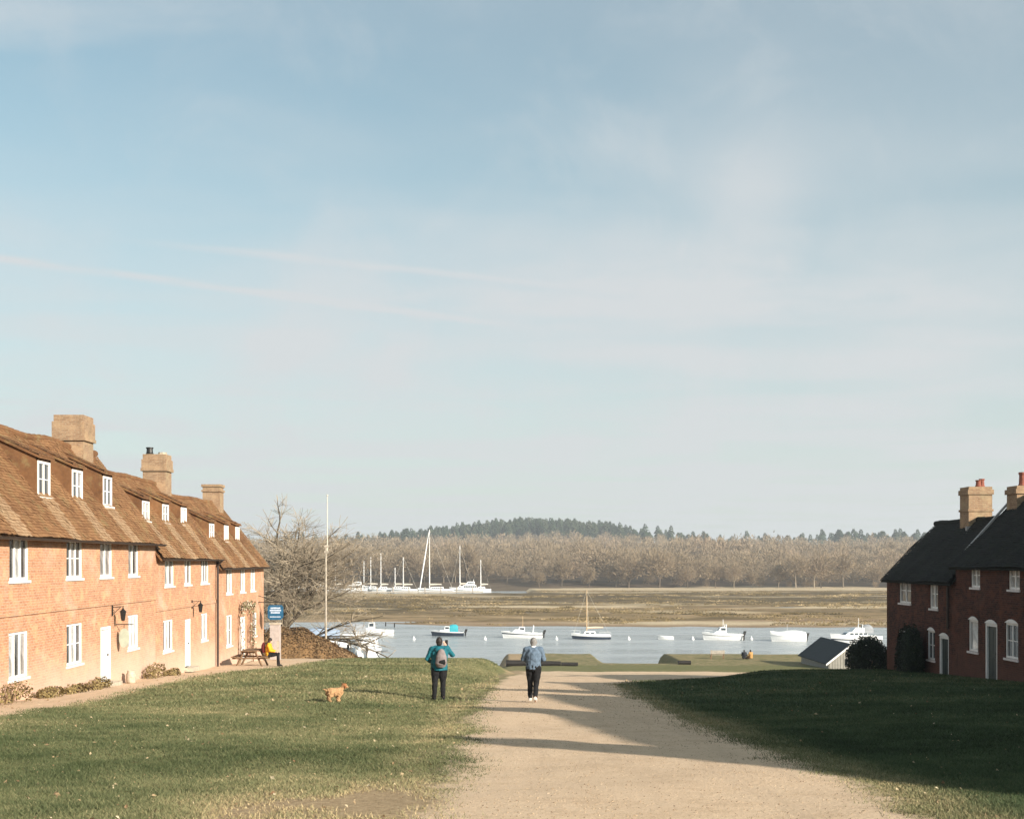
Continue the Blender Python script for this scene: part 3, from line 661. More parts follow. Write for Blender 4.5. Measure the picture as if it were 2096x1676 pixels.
def cottage(name, label, side, D, y0, y1, eave, ridge_x, ridge_z, base, openings, dormers, mats, group, band=None, verge=0.12, tile=(0.18, 0.11), back_eave=None):
    """side = +1: the front faces +X (left row), -1: faces -X (right row); D = |X| of the front wall"""
    X = -side * D; xr = -side * ridge_x; xb = -side * (2 * ridge_x - D); f = side
    org = (X, (y0 + y1) / 2, base); root = empty(name, org, 0, label, 'cottage', group)
    holes = [(o[1] - o[4] / 2, o[1] + o[4] / 2, o[2], o[3]) for o in openings]
    zb = base - 2.2
    m = facade(X, y0, y1, zb, eave, holes, 0.16 * f)
    for y in (y0, y1):
        m.add([(X, y, zb), (xb, y, zb), (xb, y, eave), (xr, y, ridge_z - 0.05), (X, y, eave)], [(0, 1, 2, 3, 4)])
    m.add([(xb, y0, zb), (xb, y1, zb), (xb, y1, eave), (xb, y0, eave)], [(0, 1, 2, 3)])
    me_z = base - org[2]
    m.obj('wall', mats['brick'], root, uv=me_z, org=org, fix=False)
    if band is not None:
        MB().box(X - 0.05, X + 0.045, y0 + 0.01, y1 - 0.01, band - 0.075, band + 0.075).obj('string_course', mats['brick'], root, uv=0.0, org=org)
    for o in openings:
        if o[0] == 'w': window(root, org, X - 0.07 * f, o[1], o[2], o[3], o[4], f, **(o[5] if len(o) > 5 else {}))
        else: door(root, org, X - 0.06 * f, o[1], o[2], o[3], o[4], f, **(o[5] if len(o) > 5 else {'leafmat': MT['door_white']}))
    # roof: boarding plus laid tiles
    ov = 0.22; run = ridge_x - D; rise = ridge_z - eave; pitch = math.atan2(rise, run); sl = math.hypot(run, rise)
    ya, yb = y0 - verge * 0.3, y1 + verge
    ex = X + f * ov; ez = eave - ov * math.tan(pitch)
    r = MB(); th = 0.07
    for (px_, pz_) in ((ex, ez), (xb - f * ov, ez)):
        r.add([(px_, ya, pz_), (px_, yb, pz_), (xr, yb, ridge_z), (xr, ya, ridge_z), (px_, ya, pz_ - th), (px_, yb, pz_ - th), (xr, yb, ridge_z - th), (xr, ya, ridge_z - th)],
              [(0, 1, 2, 3), (4, 7, 6, 5), (0, 4, 5, 1), (1, 5, 6, 2), (3, 7, 4, 0)])
    roof = r.obj('roof', mats['tile'], root, org=org, fix=False)
    L = sl + ov / math.cos(pitch); tw, tg = tile; nr, nc = int(L / tg), int((yb - ya) / tw)
    rr, cc = np.meshgrid(np.arange(nr), np.arange(nc), indexing='ij'); rr, cc = rr.ravel(), cc.ravel(); N = len(rr)
    rg2 = np.random.default_rng(int(abs(y0) * 10) + 3)
    ya_ = ya + (cc + 0.5 * (rr % 2)) * (yb - ya) / nc; yb_ = np.minimum(ya_ + (yb - ya) / nc - 0.008, yb); ya_ = np.minimum(ya_, yb - 0.02)
    s0 = rr * tg - 0.02 + rg2.normal(0, 0.008, N); s1 = s0 + tg * 1.25
    sag = lambda yv, sv: (vnoise(yv, sv, 2.2, int(y0)) - 0.5) * 0.13 + (vnoise(yv, sv, 0.7, int(y0) + 1) - 0.5) * 0.035
    up = np.array([-f * math.cos(pitch), 0, math.sin(pitch)]); nrm = np.array([f * math.sin(pitch), 0, math.cos(pitch)])
    def P(yv, sv, hv): return np.array([ex, 0, ez]) + sv[:, None] * up + (0.06 + hv + sag(yv, sv))[:, None] * nrm + yv[:, None] * np.array([0, 1.0, 0])
    jit = rg2.normal(0, 0.0045, N)
    V = np.stack([P(ya_, s0, 0.020 + jit), P(yb_, s0, 0.020 + jit + rg2.normal(0, 0.004, N)), P(yb_, s1, jit), P(ya_, s1, jit), P(ya_, s0, jit - 0.004), P(yb_, s0, jit - 0.004)], 1).reshape(-1, 3)
    q = np.array([[0, 1, 2, 3], [4, 5, 1, 0]]); Fc = ((np.arange(N) * 6)[:, None, None] + q[None]).reshape(-1, 4)
    stain = np.zeros(N)
    for d in dormers:
        inside = (np.abs((ya_ + yb_) / 2 - d[0]) < d[4] / 2 + 0.05 + 0.12 * (vnoise(s0, s0 * 0, 0.5, int(d[0])) - 0.5)) & (s0 < (d[1] - D + ov) / math.cos(pitch))
        stain = np.maximum(stain, inside * rg2.uniform(0.55, 1.0, N))
    tint = np.clip(rg2.normal(0.5, 0.2, N), 0, 1)
    me = np_mesh('roof_tiles', V - np.array(org), Fc if f > 0 else Fc[:, ::-1], mats['tile'], {'tint': tint.repeat(6), 'stain': stain.repeat(6)})
    tag(link('roof_tiles', me, roof), kind='stuff')
    rt = cached(('ridge', mats['tile'].name), lambda: norm_mesh(MB().tube([(0, -0.22, 0), (0, 0.22, 0)], 0.125, 10), 'ridge_tile', mats['tile']))
    y = ya + 0.2
    while y < yb:
        link('ridge_tile', rt, roof, (xr - org[0], y - org[1], ridge_z + 0.03 + float(sag(np.array([y]), np.array([sl]))[0]) - org[2])); y += 0.445
    # dormers: catslide roof, hung cheeks, casement front
    for (yc, dx, dz0, dz1, dw) in dormers:
        xd = -side * dx; zt = dz1 + 0.10; sl2 = math.tan(R(24)); tp = math.tan(pitch)
        back = (zt + sl2 * dx - eave + tp * D) / 1.0
        # main roof z at |x| : eave + tp (|x| - D); dormer roof z: zt + sl2 (|x| - dx)
        xm = (eave - tp * D - zt + sl2 * dx) / (sl2 - tp); zm = zt + sl2 * (xm - dx); xm_ = -side * xm
        hw = dw / 2 + 0.09
        dm = MB()
        for s_ in (-1, 1):
            yy = yc + s_ * hw
            dm.add([(xd, yy, dz0 - 0.12), (xd, yy, zt), (xm_, yy, zm)], [(0, 1, 2)])
        dm.add([(xd, yc - hw, dz0 - 0.12), (xd, yc + hw, dz0 - 0.12), (xd, yc + hw, dz0), (xd, yc - hw, dz0)], [(0, 1, 2, 3)])
        for s_ in (-1, 1): dm.add([(xd, yc + s_ * hw, dz0), (xd, yc + s_ * dw / 2, dz0), (xd, yc + s_ * dw / 2, zt), (xd, yc + s_ * hw, zt)], [(0, 1, 2, 3)])
        dm.add([(xd, yc - hw, dz1), (xd, yc + hw, dz1), (xd, yc + hw, zt), (xd, yc - hw, zt)], [(0, 1, 2, 3)])
        do = dm.obj('dormer', mats['cheek'], root, org=org, uv=0.0)
        e2 = 0.10; xe = xd + f * e2; ze = zt - e2 * sl2 + 0.05
        slab = MB().hexa([(xe, yc - hw - 0.08, ze - 0.04), (xm_, yc - hw - 0.08, zm + 0.02), (xm_, yc + hw + 0.08, zm + 0.02), (xe, yc + hw + 0.08, ze - 0.04),
                          (xe, yc - hw - 0.08, ze + 0.03), (xm_, yc - hw - 0.08, zm + 0.12), (xm_, yc + hw + 0.08, zm + 0.12), (xe, yc + hw + 0.08, ze + 0.03)])
        slab.obj('dormer_roof', mats['tile'], do, org=org)
        rows = MB(); nrow = 5
        for i in range(nrow):
            t0, t1 = i / nrow, (i + 1.15) / nrow
            for j in range(int((2 * hw + 0.16) / 0.22)):
                a = yc - hw - 0.08 + j * 0.22 + 0.02; b = a + 0.20; jz = prnd.uniform(0, 0.02)
                p0 = Vector((xe, 0, ze + 0.07)).lerp(Vector((xm_, 0, zm + 0.13)), t0); p1 = Vector((xe, 0, ze + 0.04)).lerp(Vector((xm_, 0, zm + 0.13)), min(t1, 1))
                rows.add([(p0.x, a, p0.z + jz), (p0.x, b, p0.z + jz), (p1.x, b, p1.z), (p1.x, a, p1.z), (p0.x, a, p0.z - 0.05), (p0.x, b, p0.z - 0.05)], [(0, 1, 2, 3), (4, 5, 1, 0)])
        tag(rows.obj('roof_tiles', mats['tile'], do, org=org), kind='stuff')
        window(root, org, xd - 0.005 * f, yc, dz0, dz1, dw, f, 2, 1, sill=True)
    return root, org
def chimney(root, org, x0, x1, y0, y1, z0, z1, mat, bands, pots, mats_pot='terracotta'):
    m = MB().box(x0, x1, y0, y1, z0, z1)
    for (a, b, p) in bands: m.box(x0 - p, x1 + p, y0 - p, y1 + p, a, b)
    o = m.obj('chimney', mat, root, uv=0.0, org=org)
    for (px_, py_, h, r, mt) in pots:
        MB().lathe([(r * 0.95, 0), (r * 1.1, 0.04), (r * 0.9, 0.1), (r * 0.8, h * 0.8), (r * 1.0, h * 0.86), (r * 1.0, h), (r * 0.7, h), (r * 0.7, h - 0.1)], (px_ - org[0], py_ - org[1], z1 - org[2] - 0.01), 10).obj('chimney_pot', MT[mt], o, smooth=False)
    return o
LM = {'brick': MT['brick_orange'], 'tile': MT['tile_brown'], 'cheek': MT['tile_brown']}
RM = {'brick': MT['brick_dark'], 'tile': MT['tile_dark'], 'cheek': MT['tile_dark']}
GL = 'brick cottages of the left terrace'; GR = 'brick cottages of the right terrace'
K = lambda **k: k
# left terrace, nearest first
h1, o1 = cottage('brick_cottage', 'nearest orange brick cottage on the left, with the tallest eaves and three large dormers', 1, 12.8, 19.0, 46.2, 0.92, 15.2, 4.05, -4.0,
    [('w', 28.6, -0.52, 0.68, 1.35, K(lights=3)), ('w', 32.95, -0.52, 0.68, 1.36, K(lights=3, bars=0)), ('w', 37.3, -0.52, 0.68, 1.45, K(lights=3)), ('w', 40.35, -0.52, 0.68, 1.3, K(lights=2, bars=0)), ('w', 43.4, -0.52, 0.68, 1.25, K(lights=2, bars=0)),
     ('w', 28.6, -3.12, -1.9, 1.35, K(lights=3)), ('w', 32.9, -3.15, -1.9, 1.36, K(lights=3, bars=0)), ('w', 37.3, -3.15, -1.9, 1.42, K(lights=3)), ('d', 40.3, -4.0, -2.15, 1.1, K(leafmat=MT['door_white'])), ('w', 43.35, -3.1, -1.9, 1.3, K(lights=3, bars=0))],
    [(32.6, 13.57, 1.92, 2.99, 1.0), (36.8, 13.57, 1.92, 2.99, 1.0), (39.75, 13.57, 1.92, 2.95, 0.98), (42.85, 13.57, 1.92, 2.95, 0.95), (28.0, 13.57, 1.92, 2.99, 1.0)], LM, GL, band=-1.39)
h2, o2 = cottage('brick_cottage', 'middle orange brick cottage on the left, with dark gutter and downpipe', 1, 12.8, 46.2, 56.3, 0.35, 15.2, 3.45, -4.6,
    [('w', 48.2, -0.98, 0.22, 1.4, K(lights=2, bars=0)), ('w', 51.1, -0.98, 0.22, 1.15, K(lights=2, bars=0)), ('w', 54.1, -0.98, 0.21, 1.5, K(lights=3, bars=0)),
     ('w', 48.0, -3.53, -2.3, 1.45, K(lights=3, bars=0)), ('d', 51.1, -4.42, -2.42, 0.95, K(leafmat=MT['door_white'])), ('w', 54.0, -3.5, -2.3, 1.2, K(lights=2, bars=0))],
    [(48.2, 13.75, 1.58, 2.36, 0.95), (51.1, 13.75, 1.58, 2.36, 0.95), (54.1, 13.75, 1.58, 2.36, 0.95)], LM, GL, band=-1.84)
h3, o3 = cottage('brick_cottage', 'farthest orange brick cottage on the left, at the waterside end, with a climbing rose', 1, 12.8, 56.3, 67.9, -0.07, 15.2, 3.05, -5.3,
    [('w', 59.1, -1.58, -0.22, 1.35, K(lights=2, bars=0)), ('w', 62.3, -1.58, -0.22, 1.3, K(lights=2, bars=0)), ('w', 64.9, -1.58, -0.22, 1.3, K(lights=2, bars=0)),
     ('w', 59.1, -4.1, -2.6, 1.3, K(lights=2, bars=1)), ('d', 62.2, -4.95, -2.83, 1.35, K(leafmat=MT['door_white'])), ('w', 65.4, -4.0, -2.75, 1.1, K(lights=2))],
    [(58.9, 13.62, 0.98, 1.80, 0.95), (62.1, 13.62, 0.98, 1.80, 0.95), (64.8, 13.62, 0.98, 1.80, 0.95)], LM, GL)
chimney(h1, o1, -15.72, -14.66, 43.6, 44.7, 2.6, 5.22, MT['brick_chimney'], [(4.30, 4.42, 0.08), (4.42, 4.98, 0.05)], [])
chimney(h2, o2, -15.7, -14.68, 54.6, 55.6, 2.2, 4.78, MT['brick_chimney'], [(4.02, 4.16, 0.08), (4.16, 4.55, 0.05)], [(-15.5, 55.0, 0.34, 0.17, 'black'), (-14.95, 55.1, 0.12, 0.2, 'stone')])
chimney(h3, o3, -15.65, -14.72, 65.6, 66.5, 1.8, 4.12, MT['brick_chimney'], [(3.72, 3.82, 0.06), (3.98, 4.12, 0.06)], [])
def gutter(root, org, X, y0, y1, z, f, pipe=None):
    m = MB(); n = 6
    prof = [(0.075 * math.cos(math.pi + math.pi * i / n), 0.075 * math.sin(math.pi + math.pi * i / n)) for i in range(n + 1)] + [(0.06, 0.0), (-0.06, 0.0)]
    g = MB().extrude([(X + a, z + b) for a, b in prof], 1, y0, y1).obj('gutter', MT['gutter'], root, org=org)
    if pipe:
        py, zb = pipe
        MB().tube([(X, py, z - 0.06), (X - 0.2 * f, py, z - 0.3), (X - 0.2 * f, py, zb)], 0.05, 8).obj('downpipe', MT['gutter'], g, org=org)
gutter(h2, o2, -12.48, 46.3, 56.32, 0.08, 1, (56.1, -4.9))
gutter(h3, o3, -12.48, 56.5, 68.05, -0.34, 1)
gutter(h1, o1, -12.47, 19.0, 46.3, 0.63, 1)
# right terrace, farthest first; only its far end stands inside the picture, the rest shades the track
W2 = K(lights=2, bars=1); WA = K(lights=2, bars=1, arch=0.13)
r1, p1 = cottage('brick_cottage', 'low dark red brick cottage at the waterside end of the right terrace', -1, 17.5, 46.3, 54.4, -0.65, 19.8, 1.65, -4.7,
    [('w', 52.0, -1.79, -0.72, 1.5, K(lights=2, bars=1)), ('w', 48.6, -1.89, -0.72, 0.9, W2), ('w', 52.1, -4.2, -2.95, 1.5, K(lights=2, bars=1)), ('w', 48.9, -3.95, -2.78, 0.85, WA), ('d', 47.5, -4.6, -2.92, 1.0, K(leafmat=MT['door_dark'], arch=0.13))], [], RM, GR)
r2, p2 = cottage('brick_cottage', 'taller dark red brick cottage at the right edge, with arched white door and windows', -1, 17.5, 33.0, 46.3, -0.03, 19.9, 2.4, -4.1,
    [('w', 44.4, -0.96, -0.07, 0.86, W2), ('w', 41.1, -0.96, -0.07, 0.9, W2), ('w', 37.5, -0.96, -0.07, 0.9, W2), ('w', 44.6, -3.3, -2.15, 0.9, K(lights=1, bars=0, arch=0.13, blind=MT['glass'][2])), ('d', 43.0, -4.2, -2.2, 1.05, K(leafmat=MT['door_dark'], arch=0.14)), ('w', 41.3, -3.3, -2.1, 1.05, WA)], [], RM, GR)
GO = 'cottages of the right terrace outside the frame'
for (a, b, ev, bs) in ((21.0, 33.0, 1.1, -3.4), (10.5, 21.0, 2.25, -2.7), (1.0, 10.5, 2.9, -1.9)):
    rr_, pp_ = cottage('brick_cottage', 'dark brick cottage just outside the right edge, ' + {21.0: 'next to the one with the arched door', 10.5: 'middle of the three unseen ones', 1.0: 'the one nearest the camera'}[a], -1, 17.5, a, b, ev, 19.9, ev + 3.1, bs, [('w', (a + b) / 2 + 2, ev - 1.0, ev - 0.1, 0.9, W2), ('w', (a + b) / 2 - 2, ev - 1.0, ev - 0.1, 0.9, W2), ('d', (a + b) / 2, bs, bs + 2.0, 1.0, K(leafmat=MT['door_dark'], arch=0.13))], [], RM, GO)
    cy = {21.0: 24.0, 10.5: 11.2, 1.0: 1.6}[a]
    chimney(rr_, pp_, 19.4, 20.5, cy, cy + 1.1, ev + 1.2, ev + 4.4, MT['brick_chimney'], [(ev + 4.0, ev + 4.25, 0.07)], [(19.7, cy + 0.5, 0.5, 0.16, 'terracotta'), (20.2, cy + 0.5, 0.5, 0.16, 'terracotta')])
chimney(r1, p1, 19.4, 20.36, 49.9, 50.85, 0.6, 3.04, MT['brick_chimney'], [(2.72, 2.92, 0.05), (2.03, 2.12, 0.04)], [(19.95, 50.3, 0.30, 0.12, 'terracotta'), (20.15, 50.45, 0.36, 0.12, 'terracotta')])
chimney(r2, p2, 19.4, 20.6, 45.3, 46.2, 1.4, 2.8, MT['brick_chimney'], [(2.50, 2.68, 0.06)], [(19.72, 45.6, 0.52, 0.13, 'terracotta'), (20.15, 45.6, 0.52, 0.13, 'terracotta'), (20.42, 45.75, 0.4, 0.12, 'terracotta')])
MB().hexa([(19.30, 49.86, 1.15), (20.46, 49.86, 1.15), (20.46, 50.0, 1.15), (19.30, 50.0, 1.15), (19.30, 49.86, 1.42), (20.46, 49.86, 1.42), (20.46, 50.0, 1.42), (19.30, 50.0, 1.42)]).obj('lead_flashing', MT['lead'], r1, org=p1)
m = MB()
for (xa, za, xb_, zb_) in ((17.75, 0.15, 19.9, 2.55),):
    m.hexa([(xa, 46.36, za), (xb_, 46.36, zb_), (xb_, 46.48, zb_), (xa, 46.48, za), (xa, 46.36, za + 0.1), (xb_, 46.36, zb_ + 0.1), (xb_, 46.48, zb_ + 0.1), (xa, 46.48, za + 0.1)])
m.obj('verge_capping', MT['lead'], r2, org=p2)
MB().tube([(17.42, 46.9, -0.75), (17.42, 46.9, -2.6)], 0.05, 8).obj('downpipe', MT['gutter'], r1, org=p1)

# ------------------------------------------------------------------ boats
def hull_mesh(L, B, H, mat, stern=0.82, flare=1.0, deep=0.28, name='hull', sheer=0.35, lo=None, hi=None, out=0.0):
    """lofted hull, bow towards +x, waterline at z = 0; lo/hi = only the strake between two fractions of the topsides"""
    n = 14; V = []; rows = 6
    for i in range(n + 1):
        t = i / n; x = -L / 2 + L * t
        b = B / 2 * (stern + (1 - stern) * min(1, t / 0.35)) if t < 0.35 else B / 2 * (1 - ((t - 0.35) / 0.65) ** 2.3)
        b = max(b, 0.015); zt = H * (0.88 + sheer * t ** 2.2); zk = -deep * (1 - 0.9 * t ** 5)
        x2 = lambda z: x + (0.10 * L * max(0, t - 0.55) ** 1.2) * (z / H)
        pts = [(0.0, zk), (b * 0.55, zk * 0.75), (b * (0.86 - 0.25 * t * flare), 0.02)]
        fr = [(0.35, 0.93), (0.7, 0.985), (1.0, 1.0)] if lo is None else [(lo, 0), (hi, 0)]
        if lo is None: pts += [(b * (w - 0.12 * t * flare * (1 - f)), zt * f) for f, w in fr]
        else: pts = [(b * (0.94 + 0.06 * f - 0.12 * t * flare * (1 - f)) + out, zt * f) for f in (lo, hi)]
        V.append([(x2(z), y, z) for y, z in pts])
    m = MB(); k = len(V[0])
    for sgn in (1, -1):
        base = len(m.v)
        for st_ in V:
            for (x, y, z) in st_: m.v.append((x, y * sgn, z))
        for i in range(n):
            for j in range(k - 1):
                a = base + i * k + j; m.f.append((a, a + k, a + k + 1, a + 1) if sgn > 0 else (a, a + 1, a + k + 1, a + k))
    if lo is None:
        q = n * k + k
        m.f.append(tuple(range(0, k)) + tuple(q + j for j in range(k - 1, -1, -1)))            # transom
        for i in range(n):
            a, b = i * k + k - 1, q + i * k + k - 1
            m.f.append((a, b, b + k, a + k))                                                   # deck
    return m.obj(name, mat, None, fix=lo is None), V
def boat(loc, rz, L, B, H, label, group, hullmat='boat_white', stripe=None, cabin=None, extras=(), name='motor_boat', cat='boat', seed=1):
    root = empty(name, loc, rz, label, cat, group)
    ho, V = hull_mesh(L, B, H, MT[hullmat]); ho.parent = root
    if stripe:
        so, _ = hull_mesh(L * 1.002, B, H, MT[stripe[0]], name='stripe', lo=stripe[1], hi=stripe[2], out=0.012); so.parent = ho
    rim = MB()
    for s_ in (1, -1): rim.tube([(p[-1][0], p[-1][1] * s_, p[-1][2] + 0.015) for p in V], 0.035, 5)
    rim.obj('rubbing_strake', MT['boat_grey'] if hullmat != 'boat_white' else MT['boat_white'], ho)
    zd = H * 0.93
    for c in (cabin or []):
        x0, x1, w, z0, z1, rake_f, rake_b, mt, glass = c
        b0, b1 = w / 2, w / 2 * 0.84
        co = MB().hexa([(x0, -b0, z0), (x1, -b0 * 0.85, z0), (x1, b0 * 0.85, z0), (x0, b0, z0), (x0 + rake_b, -b1, z1), (x1 - rake_f, -b1 * 0.88, z1), (x1 - rake_f, b1 * 0.88, z1), (x0 + rake_b, b1, z1)]).obj('cabin', MT[mt], root)
        bev = co.modifiers.new('round', 'BEVEL'); bev.width = 0.05; bev.segments = 2
        if glass:
            g0, g1 = glass; zz0, zz1 = z0 + (z1 - z0) * g0, z0 + (z1 - z0) * g1
            yy = lambda z, x: (b0 + (b1 - b0) * (z - z0) / (z1 - z0)) * (1 - 0.14 * (x - x0) / (x1 - x0))
            for s_ in (1, -1):
                k = max(1, int((x1 - x0) / 0.9))
                for i in range(k):
                    xa = x0 + rake_b + (x1 - rake_f - x0 - rake_b) * (i + 0.1) / k; xb = x0 + rake_b + (x1 - rake_f - x0 - rake_b) * (i + 0.9) / k
                    MB().hexa([(xa, s_ * (yy(zz0, xa) + 0.012), zz0), (xb, s_ * (yy(zz0, xb) + 0.012), zz0), (xb, s_ * (yy(zz0, xb) - 0.03), zz0), (xa, s_ * (yy(zz0, xa) - 0.03), zz0),
                               (xa, s_ * (yy(zz1, xa) + 0.012), zz1), (xb, s_ * (yy(zz1, xb) + 0.012), zz1), (xb, s_ * (yy(zz1, xb) - 0.03), zz1), (xa, s_ * (yy(zz1, xa) - 0.03), zz1)]).obj('window', MT['tinted'], co)
            fx0, fx1 = x1 - rake_f * g0 + 0.012, x1 - rake_f * g1 + 0.012
            wa, wb = yy(zz0, x1) * 0.8, yy(zz1, x1) * 0.8
            MB().hexa([(fx0 - 0.05, -wa, zz0), (fx0, -wa, zz0), (fx0, wa, zz0), (fx0 - 0.05, wa, zz0), (fx1 - 0.05, -wb, zz1), (fx1, -wb, zz1), (fx1, wb, zz1), (fx1 - 0.05, wb, zz1)]).obj('windscreen', MT['tinted'], co)
    for e in extras:
        t = e[0]
        if t == 'outboard':
            x = -L / 2; m = MB().hexa([(x - 0.42, -0.16, H * 0.75), (x - 0.05, -0.16, H * 0.75), (x - 0.05, 0.16, H * 0.75), (x - 0.42, 0.16, H * 0.75), (x - 0.62, -0.13, H + 0.38), (x - 0.22, -0.13, H + 0.38), (x - 0.22, 0.13, H + 0.38), (x - 0.62, 0.13, H + 0.38)])
            m.hexa([(x - 0.30, -0.05, -0.4), (x - 0.12, -0.05, -0.4), (x - 0.12, 0.05, -0.4), (x - 0.30, 0.05, -0.4), (x - 0.38, -0.07, H * 0.8), (x - 0.14, -0.07, H * 0.8), (x - 0.14, 0.07, H * 0.8), (x - 0.38, 0.07, H * 0.8)])
            m.obj('outboard_motor', MT['black'], root)
        elif t == 'canopy':
            _, x0, x1, w, z0, z1, mt = e; m = MB(); n = 8
            for x, k in ((x0, 0.82), (x0 + 0.25 * (x1 - x0), 1.0), (x0 + 0.7 * (x1 - x0), 1.0), (x1, 0.9)):
                for i in range(n + 1):
                    a = math.pi * i / n; m.v.append((x, w / 2 * math.cos(a) * (0.9 + 0.1 * k), z0 + (z1 - z0) * k * math.sin(a) ** 0.6 if 0 < i < n else z0))
            for r_ in range(3):
                for i in range(n): a = r_ * (n + 1) + i; m.f.append((a, a + 1, a + n + 2, a + n + 1))
            m.f.append(tuple(range(n, -1, -1))); m.f.append(tuple(range(3 * (n + 1), 4 * (n + 1))))
            m.obj('canopy', MT[mt], root, smooth=False)
        elif t == 'cover':
            _, mt, hh = e; m = MB(); k = len(V); n = 6
            for p in V:
                x, y, z = p[-1]; t_ = (x + L / 2) / L
                for i in range(n + 1):
                    a = math.pi * i / n; m.v.append((x, (y + 0.05) * math.cos(a), z + 0.02 + hh * (math.sin(a) ** 0.8 if 0 < i < n else -0.15) * (0.65 + 0.5 * math.sin(math.pi * min(1, t_ * 1.15 + 0.12)))))
            for r_ in range(k - 1):
                for i in range(n): a = r_ * (n + 1) + i; m.f.append((a, a + 1, a + n + 2, a + n + 1))
            m.f.append(tuple(range(n, -1, -1)))
            m.obj('boat_cover', MT[mt], root)
        elif t == 'mast':
            _, x, z1, r, mt, boom = e
            mo = MB().tube([(x, 0, zd * 0.8), (x, 0, z1)], [r, r * 0.7], 6).obj('mast', MT[mt], root)
            if boom:
                MB().tube([(x, 0, zd + boom[1]), (x - boom[0], 0, zd + boom[1] + 0.12)], [r * 0.8, r * 0.7], 6).obj('boom', MT[mt], mo)
                MB().tube([(x - 0.05, 0, zd + boom[1] + 0.12), (x - boom[0] * 0.5, 0, zd + boom[1] + 0.20), (x - boom[0] + 0.1, 0, zd + boom[1] + 0.2)], [boom[2], boom[2] * 0.8, boom[2] * 0.5], 8).obj('furled_sail', MT['alloy'], mo)
                w_ = MB()
                for q in ((L * 0.47, 0, H * 1.15), (x - 0.3, B * 0.42, H), (x - 0.3, -B * 0.42, H), (-L * 0.47, 0, H)): w_.tube([(x, 0, z1 - 0.1), q], 0.012 if L < 9 else 0.03, 4)
                w_.obj('rigging', MT['alloy'], mo)
            if len(e) > 6: pass
        elif t == 'jib':
            _, x0, z0, x1, z1, r = e; MB().tube([(x0, 0, z0), ((x0 + x1) / 2, 0, (z0 + z1) / 2), (x1, 0, z1)], [r * 0.8, r, r * 0.4], 7).obj('furled_headsail', MT['boat_white'], root)
        elif t == 'rail':
            _, x0, x1, hh = e; m = MB()
            for s_ in (1, -1):
                pts = [(p[-1][0], p[-1][1] * s_ * 0.95, p[-1][2] + hh) for p in V if x0 <= p[-1][0] <= x1]
                if len(pts) > 1: m.tube(pts, 0.02, 4)
                for p in pts[::2]: m.tube([(p[0], p[1], p[2] - hh), p], 0.016, 4)
            m.obj('guard_rail', MT['boat_grey'], root)
        elif t == 'arch':
            _, x, w, z0, z1 = e; MB().tube([(x, -w / 2, z0), (x - 0.1, -w / 2 * 0.9, z1), (x - 0.1, w / 2 * 0.9, z1), (x, w / 2, z0)], 0.06, 6).obj('radar_arch', MT['boat_white'], root)
    return root
GB = 'boats moored in the river'
def wy(py): return -WATER * FPX / (py - CY)       # distance of a waterline seen at pixel row py
def wx(px, Y): return (px - CX) / FPX * Y
LEFT = math.pi                                     # bow to the left
Y = wy(1301); boat((wx(917, Y), Y, WATER), LEFT, 5.1, 1.9, 0.72, 'dark-hulled day boat with white cuddy and teal canvas canopy', GB, 'navy', ('boat_white', 0.84, 1.0),
    [(-0.3, 0.75, 1.25, 0.62, 1.55, 0.25, 0.05, 'boat_white', (0.55, 0.9)), (0.5, 1.6, 1.1, 0.6, 0.95, 0.4, 0, 'boat_white', None)], (('canopy', -1.6, -0.3, 1.35, 0.65, 1.85, 'teal_canvas'), ('outboard',)), seed=1)
Y = wy(1305); boat((wx(1070, Y), Y, WATER), LEFT, 6.1, 2.1, 0.85, 'white cuddy boat with a dark side stripe, black outboard and short mast', GB, 'boat_white', ('navy', 0.62, 0.80),
    [(0.1, 1.9, 1.5, 0.8, 1.35, 0.7, 0.05, 'boat_white', None), (-0.3, 0.9, 1.4, 1.0, 1.75, 0.35, 0.0, 'boat_white', (0.35, 0.8))], (('outboard',), ('mast', 0.0, 3.4, 0.04, 'spar', None), ('arch', -1.6, 1.5, 0.8, 1.95)), seed=2)
Y = wy(1308); boat((wx(1211, Y), Y, WATER), LEFT, 5.8, 2.0, 0.78, 'small sailing boat with dark hull, white topsides and varnished mast', GB, 'boat_white', ('navy', 0.06, 0.62),
    [(-0.6, 1.4, 1.3, 0.75, 1.25, 0.35, 0.1, 'boat_white', (0.3, 0.7))], (('mast', 0.75, 7.6, 0.075, 'spar', (2.6, 0.95, 0.12)), ('rail', -3, -1.2, 0.4), ('rail', 1.7, 3.2, 0.45)), name='sailing_boat', seed=3)
Y = wy(1309); boat((wx(1480, Y), Y, WATER), LEFT, 5.9, 2.3, 0.95, 'white cabin cruiser with flybridge and thin black stripe in mid-river', GB, 'boat_white', ('black', 0.66, 0.74),
    [(-0.4, 1.9, 1.7, 0.85, 1.35, 0.8, 0.0, 'boat_white', None), (-0.4, 1.0, 1.55, 1.15, 1.95, 0.5, 0.05, 'boat_white', (0.4, 0.85))], (('outboard',), ('mast', 0.0, 3.1, 0.05, 'boat_white', None), ('rail', 0.8, 3.2, 0.4), ('arch', -0.3, 1.4, 1.2, 2.35)), seed=4)
Y = wy(1312); boat((wx(1614, Y), Y, WATER), LEFT, 5.0, 2.1, 0.85, 'small white boat under a fitted pale cover, right of mid-river', GB, 'boat_white', None, [], (('cover', 'boat_white', 0.75), ('outboard',), ('mast', 0.2, 2.6, 0.03, 'boat_grey', None)), seed=5)
